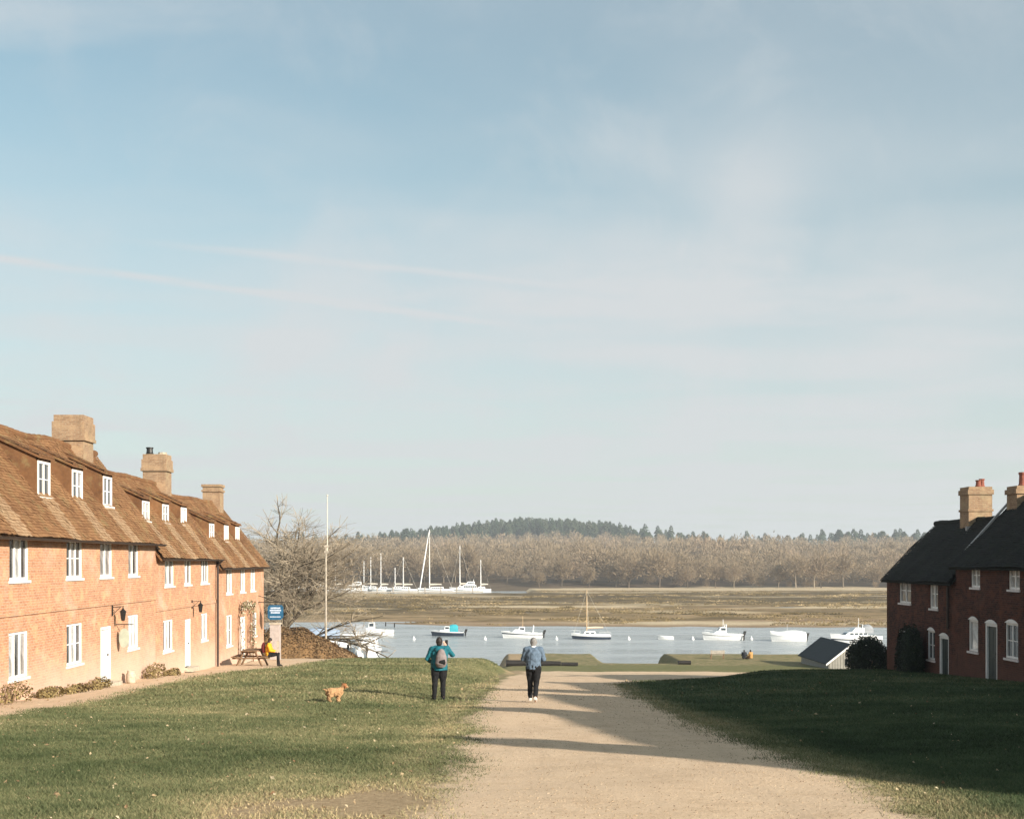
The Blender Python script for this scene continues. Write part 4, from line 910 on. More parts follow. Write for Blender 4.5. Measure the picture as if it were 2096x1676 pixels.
Y = wy(1316); boat((wx(1752, Y), Y, WATER), LEFT + 0.12, 7.2, 2.6, 1.15, 'large white motor cruiser beyond the boathouse roof on the right', GB, 'boat_white', ('tinted', 0.40, 0.52),
    [(-1.4, 2.2, 2.0, 1.1, 1.7, 0.9, 0.0, 'boat_white', (0.3, 0.75)), (-1.2, 0.9, 1.7, 1.7, 2.3, 0.6, 0.1, 'boat_white', None)], (('canopy', -2.3, -1.0, 1.8, 1.5, 2.75, 'tarp_grey'), ('arch', -0.6, 1.7, 1.6, 2.75), ('mast', -0.4, 3.7, 0.04, 'boat_white', None)), seed=6)
Y = wy(1308); boat((wx(1363, Y), Y, WATER), LEFT, 2.3, 1.2, 0.45, 'tiny white tender on a mooring between the cruiser and the sailing boat', GB, 'boat_white', None, [], (), name='dinghy', seed=7)
Y = wy(1300); boat((wx(770, Y), Y, WATER), LEFT, 5.6, 2.1, 0.95, 'white motor boat with a boxy wheelhouse at the left of the open water', GB, 'boat_white', ('boat_grey', 0.30, 0.40),
    [(0.2, 1.3, 1.5, 0.85, 2.1, 0.15, 0.05, 'boat_white', (0.5, 0.9)), (1.0, 2.2, 1.3, 0.9, 1.25, 0.5, 0, 'boat_white', None)], (('mast', 0.6, 3.0, 0.03, 'spar', None), ('rail', 1.0, 3, 0.4)), seed=8)
Y = wy(1345); boat((wx(752, Y), Y + 3.0, WATER), math.pi / 2, 6.6, 3.1, 1.05, 'white motor cruiser seen stern-on, close in beyond the lawn', GB, 'boat_white', ('boat_grey', 0.35, 0.42),
    [(-1.2, 2.0, 2.3, 0.95, 1.6, 0.9, 0.0, 'boat_white', (0.3, 0.8)), (-1.3, 0.4, 2.0, 1.55, 2.3, 0.6, 0.1, 'boat_white', (0.35, 0.85))], (('arch', -1.6, 2.4, 0.9, 2.35), ('outboard',), ('rail', 0.8, 3.4, 0.45)), seed=9)
Y = wy(1338); boat((wx(702, Y), Y + 2, WATER), math.pi / 2 + 0.25, 5.6, 2.3, 0.95, 'white sports boat moored left of the stern-on cruiser', GB, 'boat_white', ('navy', 0.55, 0.68), [(-0.3, 1.6, 1.5, 0.85, 1.5, 0.6, 0.0, 'boat_white', (0.4, 0.9))], (('outboard',), ('rail', 0.8, 3.0, 0.4)), seed=10)
Y = wy(1318); boat((wx(645, Y), Y, WATER), LEFT + 0.2, 7.0, 2.6, 1.0, 'boat wrapped in a pale blue tarpaulin behind the brown bank', GB, 'boat_white', None, [], (('cover', 'tarp', 1.35),), name='covered_boat', seed=11)
Y = wy(1304); boat((wx(714, Y), Y, WATER), LEFT, 5.2, 2.2, 0.9, 'boat under a grey cover left of the wheelhouse boat', GB, 'boat_white', None, [], (('cover', 'tarp_grey', 1.3),), name='covered_boat', seed=12)
Y = wy(1326); boat((wx(590, Y), Y - 1, WATER), LEFT + 0.3, 6.0, 2.4, 1.0, 'boat with a pinkish grey cover half hidden by the end cottage', GB, 'boat_white', None, [], (('cover', 'tarp_grey', 1.0),), name='covered_boat', seed=13)
# marina upriver
GMA = 'yachts in the far marina'
MY0 = 466.0
def yacht(px, L, mast, label, rz=LEFT, mx=0.08, dy=0.0, cab=True, hull='boat_white', motor=False, extra=()):
    Y = MY0 + dy
    ex = [('mast', L * mx, mast, 0.16, 'boat_white', (L * 0.36, 1.6, 0.35))] if mast else []
    cb = [(-L * 0.22, L * 0.22, 2.3, 1.3, 2.2, 1.0, 0.2, 'boat_white', (0.3, 0.75))] if not motor else [(-L * 0.36, L * 0.26, 3.0, 1.4, 2.9, 1.6, 0.1, 'boat_white', (0.35, 0.8)), (-L * 0.3, L * 0.05, 2.6, 2.9, 4.2, 1.0, 0.1, 'boat_white', (0.3, 0.7))]
    return boat((wx(px, Y), Y, WATER), rz, L, 3.4, 1.45, label, GMA, hull, ('tinted', 0.5, 0.62), cb, tuple(ex) + tuple(extra), name='motor_yacht' if motor else 'sailing_yacht', cat='yacht')
yacht(893, 13.0, 24.0, 'big white sailing yacht with the tallest mast in the far marina and furled headsail', mx=0.2, extra=(('jib', 6.2, 1.8, 2.8, 23.2, 0.26),))
yacht(955, 10.5, 0, 'white two-deck motor yacht right of the tallest mast in the far marina', motor=True, extra=(('arch', -2.6, 2.4, 3.0, 5.0),))
yacht(984, 8.0, 12.5, 'rightmost white sailing yacht of the far marina', mx=0.0, dy=2)
yacht(828, 10.0, 13.5, 'white sailing yacht just left of the tallest mast in the far marina', mx=0.05)
yacht(812, 8.0, 9.5, 'smaller white yacht with a short mast behind its neighbour in the far marina', dy=7)
yacht(783, 8.0, 15.0, 'white sailing yacht with a slim tall mast in the middle of the far marina', dy=3)
yacht(762, 7.5, 13.5, 'pale sailing yacht second from the left of the masts in the far marina', dy=9)
yacht(748, 7.5, 12.0, 'pale sailing yacht leftmost of the open masts in the far marina', dy=14)
yacht(722, 11.0, 0, 'white motor yacht at the left of the far marina', motor=True)
yacht(690, 8.5, 11.0, 'white yacht seen through the branches by the tall pole', dy=4)
yacht(648, 9.5, 0, 'bulky white motor yacht seen through the bare tree', motor=True, dy=-2)
yacht(618, 9.0, 10.0, 'yacht with a pale hull behind the crown of the bare tree', dy=5, hull='boat_grey')
yacht(566, 9.0, 0, 'white motor boat showing beside the end cottage wall', motor=True, dy=0)
yacht(945, 9.0, 18.0, 'white yacht whose slim mast rises behind the two-deck motor yacht', dy=14)
# pontoon
po = empty('pontoon', (wx(880, 458), 459, WATER), 0, 'long low pontoon in front of the far marina yachts', 'pontoon')
MB().box(-52, 20, -1, 1, 0.25, 0.6).obj('deck', MT['timber_pale'], po)
for i in range(12): MB().tube([(-50 + 6 * i, 1.3, -1.5), (-50 + 6 * i, 1.3, 2.2)], 0.22, 7).obj('pile', MT['timber_pale'], po)
# mooring buoys
bm_ = MB().lathe([(0.05, -0.3), (0.3, -0.12), (0.4, 0.1), (0.34, 0.32), (0.14, 0.48), (0.10, 0.72), (0.02, 0.75)], (0, 0, 0), 12).mesh('mooring_buoy', MT['boat_white'], True)
for px, lb in ((847, 'white mooring buoy between the wheelhouse boat and the dark-hulled day boat'), (993, 'white mooring buoy between the day boat and the cuddy boat'), (1139, 'white mooring buoy between the cuddy boat and the sailing boat'), (1287, 'white mooring buoy right of the sailing boat'), (1418, 'white mooring buoy just left of the flybridge cruiser'), (1538, 'white mooring buoy just right of the flybridge cruiser')):
    Y = wy(1309); o = link('mooring_buoy', bm_, None, (wx(px, Y), Y, WATER)); o.scale = (0.6, 0.6, 0.75); tag(o, lb, 'buoy', 'white mooring buoys')
for px, py, lb in ((789, 1281, 'left of two dark withy posts at the far mud edge'), (807, 1283, 'right of two dark withy posts at the far mud edge'), (1522, 1310, 'short dark post beside the flybridge cruiser')):
    Y = wy(py); MB().tube([(0, 0, -1), (0.05, 0, 0.75)], [0.12, 0.10], 6).obj('withy_post', MT['timber_black'], None, loc=(wx(px, Y), Y, WATER)); tag(bpy.context.scene.collection.objects[-1], lb, 'post', 'withy posts in the river')

# ------------------------------------------------------------------ waterside and wall-side things
def leaf_cloud(n, shape, size, rng, flat=0.0):
    """n small leaf quads at points returned by shape(n, rng)"""
    P, Nn = shape(n, rng); a = rand_dirs(n, rng) * 0.7 + Nn; a /= np.linalg.norm(a, axis=1, keepdims=True)
    t = np.cross(a, rand_dirs(n, rng)); t /= np.linalg.norm(t, axis=1, keepdims=True); b = np.cross(a, t)
    s = size * (0.6 + 0.8 * rng.random((n, 1)))
    V = np.stack([P - t * s * 0.5, P + b * s * 0.38 - t * s * 0.05, P + t * s * 0.7, P - b * s * 0.38 - t * s * 0.05], 1).reshape(-1, 3)
    return V, np.arange(4 * n).reshape(-1, 4)
def leaf_mat(name, stops, rough=0.7):
    m = Mat(name, rough, 0.25); m.col(m.ramp(m.attr('tint'), stops)); return m.m
MT['evergreen'] = leaf_mat('evergreen_leaf', [(0, (0.008, 0.014, 0.008)), (0.6, (0.016, 0.026, 0.013)), (1, (0.03, 0.045, 0.02))])
MT['bracken'] = leaf_mat('brown_bracken', [(0, (0.09, 0.052, 0.024)), (0.5, (0.17, 0.10, 0.048)), (1, (0.27, 0.18, 0.09))])
MT['winter_plant'] = leaf_mat('winter_border_plant', [(0, (0.08, 0.058, 0.022)), (0.5, (0.18, 0.13, 0.05)), (1, (0.28, 0.21, 0.09))])
MT['rose'] = leaf_mat('rose_leaf', [(0, (0.06, 0.05, 0.025)), (0.5, (0.20, 0.18, 0.09)), (1, (0.55, 0.45, 0.36))])
MT['twig_dark'] = simple('dark_lichened_bark', (0.085, 0.066, 0.045), 0.9, 0.1, 0.35, 2.0)
MT['twig_fine'] = simple('grey_twigs', (0.30, 0.245, 0.18), 0.9, 0.1, 0.25, 2.0)
def bush(name, loc, rx, ry, h, mat, n, size, label, cat, seed, lumps=True, group=None):
    rng = np.random.default_rng(seed); root = empty(name, loc, 0, label, cat, group)
    def shape(n, rng):
        d = rand_dirs(n, rng); d[:, 2] = np.abs(d[:, 2]); k = (0.45 + 0.55 * rng.random((n, 1)) ** 0.35) * (0.86 + 0.30 * vnoise(d[:, 0] * 3 + seed, d[:, 1] * 3 + d[:, 2] * 2, 0.5, seed)[:, None])
        e = np.sign(d) * np.abs(d) ** 0.75
        return e * k * np.array([rx, ry, h]), d
    V, f = leaf_cloud(n, shape, size, rng); V[:, 2] = np.maximum(V[:, 2], -0.1)
    link('foliage', np_mesh('foliage', V, f, mat, {'tint': np.clip(rng.normal(0.45, 0.25, n), 0, 1).repeat(4)}), root)
    m = MB()
    for i in range(7):
        a = rng.random() * 6.28; m.tube([(0.06 * math.cos(a), 0.06 * math.sin(a), -0.15), (rx * 0.5 * math.cos(a), ry * 0.5 * math.sin(a), h * 0.75)], [0.03, 0.012], 5)
    m.obj('stems', MT['timber'], root)
    return root
bush('clipped_bush', (17.1, 55.9, gz(17.1, 55.9) - 0.05), 0.88, 0.9, 1.5, MT['evergreen'], 9000, 0.085, 'rounded dark evergreen bush at the waterside corner of the right terrace', 'bush', 3)
bush('evergreen_shrub', (16.98, 49.9, gz(16.98, 49.9) - 0.05), 0.40, 1.0, 1.9, MT['evergreen'], 8000, 0.08, 'tall dark shrub growing against the low brick cottage on the right', 'bush', 4)
for i, (x, y, rx, ry, h, lb) in enumerate(((-12.45, 44.9, 0.30, 1.0, 0.55, 'olive brown border plant between the first and second lower windows and doors'), (-12.5, 38.6, 0.25, 0.9, 0.38, 'straggly low plant left of the nearest white door'), (-12.5, 34.4, 0.25, 0.8, 0.32, 'sparse dry plant at the foot of the wall below the large windows'),
                                          (-12.45, 31.2, 0.35, 1.5, 0.55, 'yellowish border plants at the left edge of the picture'), (-12.5, 36.4, 0.22, 0.9, 0.28, 'low dry weeds under the second lower window'), (-12.5, 47.5, 0.25, 0.7, 0.3, 'small dry plant where the first and second cottages meet'))):
    bush('border_plant', (x, y, gz(x, y) - 0.03), rx, ry, h, MT['winter_plant'], 700, 0.06, lb, 'plant', 20 + i, group='plants along the left terrace')
# brown bank by the water
def bank_shape(n, rng):
    u = rng.random(n) * 2 - 1; v = rng.random(n) * 2 - 1
    top = bank_h(u, v); return np.stack([u * 3.4, v * 1.7, top * (0.9 + 0.1 * rng.random(n))], 1), np.stack([u * 0.3, v * 0.6, np.ones(n)], 1)
def bank_h(u, v): return np.clip(np.interp(u, [-1, -0.6, -0.1, 0.3, 0.75, 1.0], [1.7, 2.15, 2.1, 1.45, 0.55, 0.0]) * np.clip(1 - v ** 4, 0, 1) + (vnoise(u * 6, v * 3, 1.0, 9) - 0.5) * 0.3, 0, None)
bk = empty('earth_bank', (-12.1, 79.0, gz(-12.1, 79) - 0.1), 0, 'brown bracken-covered bank sloping down towards the boats on the left', 'bank')
U_, V_ = np.meshgrid(np.linspace(-1, 1, 30), np.linspace(-1, 1, 16)); i_ = np.arange(U_.size).reshape(U_.shape)
link('soil', np_mesh('soil', np.stack([U_ * 3.4, V_ * 1.7, bank_h(U_, V_) * 0.93 - 0.08], -1).reshape(-1, 3), np.stack([i_[:-1, :-1], i_[:-1, 1:], i_[1:, 1:], i_[1:, :-1]], -1).reshape(-1, 4), simple('brown_soil', (0.19, 0.115, 0.055), 0.95, 0.1, 0.3, 2.0), smooth=True), bk)
V, f = leaf_cloud(9000, bank_shape, 0.11, np.random.default_rng(8)); link('bracken', np_mesh('bracken', V, f, MT['bracken'], {'tint': np.clip(np.random.default_rng(2).normal(0.5, 0.25, 9000), 0, 1).repeat(4)}), bk)
# bare tree behind the end cottage
def bare_tree():
    rng = random.Random(14); segs = [[], [], [], []]; tw = [[], [], [], []]
    def go(p, d, ln, r, dep, droop):
        k = 3 if dep > 2 else 2; q = p
        for j in range(k):
            d = (d + Vector((rng.uniform(-1, 1), rng.uniform(-1, 1), rng.uniform(-1, 1))) * 0.20 + Vector((0, 0, droop))).normalized()
            q2 = q + d * (ln / k); A = segs if r > 0.022 else tw; r2 = r * 0.90
            A[0].append(q); A[1].append(q2); A[2].append(r); A[3].append(r2)
            if dep > 0 and (j > 0 or dep < 5):
                for _ in range(2 if dep > 1 else 4):
                    e = (d * 0.75 + Vector((rng.uniform(-1, 1), rng.uniform(-1, 1), rng.uniform(-0.7, 0.9)))).normalized()
                    go(q2, e, ln * rng.uniform(0.55, 0.8), r2 * rng.uniform(0.45, 0.6), dep - 1, droop + rng.uniform(-0.03, 0.02))
            q = q2; r = r2
        if dep > 0: go(q, d, ln * 0.75, r * 0.8, dep - 1, droop)
    go(Vector((0, 0, -0.5)), Vector((0.06, 0, 1)).normalized(), 3.9, 0.27, 5, 0.0)
    for d, ln, r in ((Vector((1, -0.5, 0.12)), 2.6, 0.13), (Vector((-0.9, -0.5, 0.45)), 2.6, 0.14)):
        go(Vector((0.05, 0, rng.uniform(0.7, 2.0))), d.normalized(), ln, r, 3, -0.02)
    return [np.array(a) for a in segs], [np.array(a) for a in tw]
sg, twg = bare_tree()
TR = (-14.7, 85.0); tr = empty('bare_tree', (TR[0], TR[1], gz(*TR) - 0.1), 0, 'spreading leafless tree with dark low boughs behind the end cottage on the left', 'tree'); tr.scale = (1.38, 1.15, 0.98)
V, f = tubes_np(*sg, 6); link('trunk', np_mesh('trunk', V, f, MT['twig_dark'], smooth=True), tr)
V, f = tubes_np(twg[0], twg[1], np.maximum(twg[2], 0.009), np.maximum(twg[3], 0.006), 3); link('crown', np_mesh('crown', V, f, MT['twig_fine']), tr)
print('tree segs', len(sg[0]), len(twg[0]))
# tall pole
fp = empty('flagpole', (wx(667, 81.5), 81.5, gz(wx(667, 81.5), 81.5)), 0, 'tall pale flagpole with a thinner topmast rising beside the bare tree', 'flagpole')
zb = fp.location.z
MB().tube([(0, 0, -0.3), (0, 0, 1.07 - zb)], [0.075, 0.06], 8).obj('lower_mast', MT['timber_pale'], fp)
MB().tube([(0.09, 0, 0.5 - zb), (0.1, 0, 4.33 - zb)], [0.034, 0.022], 8).obj('topmast', MT['alloy'], fp)
MB().ball((0.1, 0, 4.38 - zb), 0.06).obj('truck', MT['alloy'], fp)
MB().box(-0.10, 0.17, -0.08, 0.08, 0.55 - zb, 0.68 - zb).box(-0.10, 0.17, -0.08, 0.08, 0.92 - zb, 1.05 - zb).obj('mast_cap', MT['timber_pale'], fp)
# hanging sign on the end cottage
sx_, sy_, sz_ = at(564, 1253, 66.3)
hs = empty('hanging_sign', (sx_, sy_, sz_), 0, 'blue hanging sign with pale lettering at the corner of the end cottage', 'sign')
sh = [(-0.42, -0.26), (-0.30, -0.40), (0.28, -0.40), (0.42, -0.26), (0.42, 0.28), (0.34, 0.40), (-0.34, 0.40), (-0.42, 0.28)]
MB().extrude(sh, 1, -0.03, 0.03).obj('board', MT['blue_sign'], hs)
srnd = random.Random(3)
for row, (z, w0, hh) in enumerate(((0.24, 0.52, 0.085), (0.115, 0.62, 0.085), (-0.01, 0.5, 0.085), (-0.235, 0.6, 0.05))):
    m = MB(); x = -w0 / 2
    while x < w0 / 2 - 0.03:
        lw = srnd.uniform(0.03, 0.055); m.box(x, min(x + lw, w0 / 2), -0.040, -0.031, z - hh / 2, z + hh / 2 * srnd.choice((1, 1, 0.8))); x += lw + 0.014
    m.obj('lettering', MT['sign_text'], hs)
MB().tube([(-1.05, 0, 0.55), (0.5, 0, 0.55)], 0.025, 6).tube([(-1.05, 0, 0.95), (0.1, 0, 0.56)], 0.018, 6).tube([(-0.3, 0, 0.39), (-0.3, 0, 0.55)], 0.012, 5).tube([(0.3, 0, 0.39), (0.3, 0, 0.55)], 0.012, 5).obj('bracket', MT['black'], hs)
# rendered gatepost and wooden post near the sign
gx, gy = -12.45, 69.6
g = empty('gatepost', (gx, gy, gz(gx, gy)), 0, 'square grey-pink rendered gatepost behind the person in yellow', 'gatepost')
MB().box(-0.27, 0.27, -0.25, 0.25, -0.3, 2.0).obj('pier', MT['render'], g)
MB().box(-0.31, 0.31, -0.29, 0.29, 2.0, 2.1).obj('cap', MT['stone'], g)
px_ = wx(569, 67); MB().box(-0.07, 0.07, -0.07, 0.07, -0.2, 1.05).box(-0.055, 0.055, -0.055, 0.055, 1.05, 1.10).obj('wooden_post', MT['timber_pale'], None, loc=(px_, 67, gz(px_, 67))); tag(COL.objects[-1], 'slim pale wooden post right of the person in yellow', 'post')
# picnic tables
def picnic(loc, rz, label, mat, L=1.75, group='picnic tables'):
    o = empty('picnic_table', loc, rz, label, 'table', group)
    for i in range(5): MB().box(-L / 2, L / 2, -0.36 + i * 0.147, -0.36 + i * 0.147 + 0.13, 0.70, 0.74).obj('plank', mat, o)
    for s_ in (-1, 1):
        for i in range(2): MB().box(-L / 2, L / 2, s_ * 0.68 + i * 0.14 - 0.13, s_ * 0.68 + i * 0.14 - 0.005, 0.42, 0.46).obj('bench_plank', mat, o)
        for x in (-L * 0.36, L * 0.36):
            MB().tube([(x, s_ * 0.62, -0.05), (x, s_ * 0.26, 0.70)], 0.045, 4).obj('leg', mat, o)
    for x in (-L * 0.36, L * 0.36): MB().box(x - 0.075, x - 0.03, -0.78, 0.78, 0.345, 0.42).obj('cross_beam', mat, o); MB().box(x - 0.075, x - 0.03, -0.36, 0.36, 0.62, 0.70).obj('top_batten', mat, o)
    return o
PT = (-11.35, 57.3); picnic((PT[0], PT[1], gz(*PT)), R(90), 'brown picnic table by the end cottage, beside the person in yellow', MT['timber'])
PT2 = (wx(1752, 108), 108.0); picnic((PT2[0], PT2[1], gz(*PT2)), R(5), 'pale picnic table in front of the boathouse by the dark bush', MT['timber_pale'], 1.5)
# wall lanterns, plaque, churn
def lantern(loc, label, mat='black'):
    o = empty('wall_lantern', loc, 0, label, 'lantern', 'iron lanterns on the left terrace'); o.scale = (0.72, 0.6, 0.72)
    MB().tube([(0, 0, 0), (0.55, 0, 0.05)], 0.02, 6).tube([(0, 0, -0.35), (0.4, 0, 0.03)], 0.014, 6).box(-0.01, 0.03, -0.05, 0.05, -0.4, 0.1).obj('bracket', MT['black'], o)
    MB().lathe([(0.07, -0.62), (0.09, -0.58), (0.14, -0.22), (0.17, -0.2), (0.05, -0.08), (0.02, 0.02)], (0.5, 0, 0), 6).obj('lantern_head', MT[mat], o)
    MB().lathe([(0.075, -0.56), (0.125, -0.24)], (0.5, 0, 0), 6).obj('glass', MT['glass'][2], o)
lantern((-12.78, 40.9, -1.55), 'iron lantern on a bracket above the nearest white door')
lantern((-12.78, 51.7, -1.72), 'iron lantern above the door of the middle cottage on the left')
pl = empty('wall_plaque', (-12.5, 41.35, -2.6), 0, 'pale green oval board hanging beside the nearest white door', 'sign')
MB().extrude([(0.17 * math.cos(a) - 0.02, 0.33 * math.sin(a)) for a in np.linspace(0, 2 * math.pi, 20, endpoint=False)], 1, -0.02, 0.02).obj('board', simple('pale_green_paint', (0.36, 0.38, 0.30), 0.6, 0.3, 0.1, 4), pl)
MB().tube([(-0.3, 0, 0.46), (0.3, 0, 0.46)], 0.015, 5).tube([(-0.02, 0, 0.35), (-0.02, 0, 0.46)], 0.01, 5).obj('bracket', MT['black'], pl)
ch = empty('milk_churn', (-12.45, 41.9, gz(-12.45, 41.9)), 0, 'pale stone pot standing beside the nearest white door', 'pot'); ch.scale = (0.75, 0.75, 0.75)
MB().lathe([(0.19, 0), (0.22, 0.1), (0.22, 0.42), (0.16, 0.52), (0.19, 0.58), (0.15, 0.58), (0.13, 0.5)], (0, 0, 0), 14).obj('body', MT['stone'], ch, smooth=True)
MB().lathe([(0.20, 0.26), (0.235, 0.28), (0.235, 0.31), (0.2, 0.33)], (0, 0, 0), 14).obj('band', MT['stone'], ch)
ch.name = 'stone_pot'
# climbing rose round the end cottage's door
def rose_shape(n, rng):
    t = rng.random(n); left = rng.random(n) < 0.4
    y = np.where(left, 61.2 - 0.2 * rng.random(n), 63.2 + 1.1 * rng.random(n)); z = -5.0 + 2.9 * t; arch_ = rng.random(n) < 0.35
    y = np.where(arch_, 61.0 + 3.0 * rng.random(n), y); z = np.where(arch_, -2.5 + 0.45 * rng.random(n), z)
    return np.stack([-12.68 + 0.22 * rng.random(n), y, z], 1), np.tile([1.0, 0, 0.2], (n, 1))
cr = empty('climbing_rose', (-12.7, 62.6, -5.2), 0, 'straggling climbing rose round the door of the end cottage', 'plant')
V, f = leaf_cloud(700, rose_shape, 0.10, np.random.default_rng(5)); link('foliage', np_mesh('foliage', V - np.array([-12.7, 62.6, -5.2]), f, MT['rose'], {'tint': np.random.default_rng(1).random(700).repeat(4)}), cr)
m = MB()
for y, k in ((60.9, 1), (63.4, -1), (63.9, 0.3), (64.3, -0.2)): m.tube([(0.04, y - 62.6, -0.1), (0.07, y - 62.6 + 0.1 * k, 1.4), (0.05, y - 62.6 - 0.1 * k, 2.4), (0.06, y - 62.6 + 0.7 * k, 2.85)], [0.03, 0.025, 0.02, 0.012], 5)
m.obj('stems', MT['timber'], cr)
# quay: tarred baulks, bench, boathouse
def logs(px0, px1, Y, r, label, seed):
    x0, x1 = wx(px0, Y), wx(px1, Y); rnd = random.Random(seed); L = x1 - x0; z = gz((x0 + x1) / 2, Y - 0.6)
    o = empty('timber_edge', ((x0 + x1) / 2, Y, z), 0, label, 'timber edge'); x = -L / 2
    while x < L / 2 - 0.3:
        l = min(rnd.uniform(1.8, 2.8), L / 2 - x); t = (x + L / 2) / L; q = r * (1.15 - 0.45 * t) * rnd.uniform(0.9, 1.1)
        MB().tube([(x, rnd.uniform(-0.1, 0.1), q * 0.8), (x + l * 0.5, 0, q * 0.85 + rnd.uniform(-0.02, 0.03)), (x + l - 0.05, rnd.uniform(-0.1, 0.1), q * 0.8)], [q, q * 0.95, q * 0.9], 9).obj('log', MT['timber_black'], o); x += l
logs(1036, 1184, 117.2, 0.25, 'line of black tarred logs at the quay edge behind the walking person', 2)
logs(1388, 1415, 119.5, 0.19, 'short black log at the left end of the grassy quay', 3)
bx_, by_ = wx(1468, 129), 129.0
be = empty('quay_bench', (bx_, by_, gz(bx_, by_)), 0, 'empty wooden bench on the grassy quay facing the river', 'bench')
for i in range(3): MB().box(-0.75, 0.75, -0.2 + i * 0.14, -0.2 + i * 0.14 + 0.12, 0.42, 0.46).obj('seat_slat', MT['timber_pale'], be)
for i in range(3): MB().box(-0.75, 0.75, -0.27, -0.235, 0.55 + i * 0.13, 0.55 + i * 0.13 + 0.1).obj('back_slat', MT['timber_pale'], be)
for x in (-0.65, 0.65):
    MB().box(x - 0.04, x + 0.04, 0.12, 0.20, -0.1, 0.42).obj('leg', MT['timber'], be); MB().box(x - 0.04, x + 0.04, -0.235, -0.17, -0.1, 0.95).obj('leg', MT['timber'], be)
bo = empty('boathouse', (32.7, 117, -10.45), 0, 'low boathouse with a dark felt roof and pale boarded gable on the right quay', 'boathouse')
m = MB(); bz = -1.2
m.add([(-2.0, -5, bz), (2.0, -5, bz), (2.0, -5, 1.12), (0, -5, 2.72), (-2.0, -5, 1.12)], [(0, 1, 2, 3, 4)])
m.add([(-2.0, 5, bz), (2.0, 5, bz), (2.0, 5, 1.12), (0, 5, 2.72), (-2.0, 5, 1.12)], [(4, 3, 2, 1, 0)])
for s_ in (-2, 2): m.add([(s_, -5, bz), (s_, 5, bz), (s_, 5, 1.12), (s_, -5, 1.12)], [(0, 1, 2, 3)])
m.obj('wall', MT['hut_wall'], bo)
for i in range(16):
    x = -1.9 + i * 0.253; zt = 2.72 - abs(x) * 0.8 - 0.06; MB().box(x - 0.012, x + 0.012, -5.03, -5.002, bz, zt).obj('cover_strip', MT['hut_wall'], bo)
r_ = MB()
for s_ in (-1, 1): r_.hexa([(0, -5.2, 2.80), (s_ * 2.3, -5.2, 0.98), (s_ * 2.3, 5.2, 0.98), (0, 5.2, 2.80), (0, -5.2, 2.88), (s_ * 2.3, -5.2, 1.06), (s_ * 2.3, 5.2, 1.06), (0, 5.2, 2.88)])
ro = r_.obj('roof', MT['felt'], bo)
for s_ in (-1, 1): MB().hexa([(0, -5.26, 2.68), (s_ * 2.3, -5.26, 0.86), (s_ * 2.3, -5.21, 0.86), (0, -5.21, 2.68), (0, -5.26, 2.86), (s_ * 2.3, -5.26, 1.04), (s_ * 2.3, -5.21, 1.04), (0, -5.21, 2.86)]).obj('bargeboard', MT['white'], ro)
MB().box(-0.5, 0.5, -5.05, -5.0, 0.9, 1.5).obj('window', MT['tinted'], bo)

# ------------------------------------------------------------------ people and the dog
def fused(name, mb, mat, parent, voxel=0.012, smooth=4, disp=None):
    """overlapping closed volumes fused into one continuous skin"""
    o = mb.obj(name, mat, parent)
    r = o.modifiers.new('fuse', 'REMESH'); r.mode = 'VOXEL'; r.voxel_size = voxel; r.use_smooth_shade = True
    s = o.modifiers.new('soften', 'SMOOTH'); s.factor = 0.5; s.iterations = smooth
    if disp:
        t = bpy.data.textures.new(name + '_curl', 'CLOUDS'); t.noise_scale = disp[1]; t.noise_depth = 2
        d = o.modifiers.new('curl', 'DISPLACE'); d.texture = t; d.strength = disp[0]; d.mid_level = 0.5
    return o
def hand(m, w, dirn, side, curl=0.5):
    """palm, four bent fingers of unequal length and a thumb from the side of the palm"""
    d = Vector(dirn).normalized(); sd = Vector(side); sd = (sd - d * sd.dot(d)).normalized(); n = d.cross(sd); w = Vector(w)
    m.tube([w - d * 0.02, w + d * 0.045, w + d * 0.09], [(0.026, 0.018), (0.038, 0.016), (0.036, 0.014)], 8)
    for k, ln in enumerate((0.072, 0.082, 0.076, 0.058)):
        b = w + d * 0.085 + sd * (0.028 - 0.0187 * k); e = b + d * ln * 0.5 + n * ln * 0.15 * curl; m.tube([b, e, e + d * ln * (0.5 - 0.3 * curl) + n * ln * 0.45 * curl], [0.0095, 0.009, 0.0075], 6)
    b = w + d * 0.03 + sd * 0.03; m.tube([b, b + d * 0.03 + sd * 0.028, b + d * 0.06 + sd * 0.032], [0.012, 0.0105, 0.008], 6)
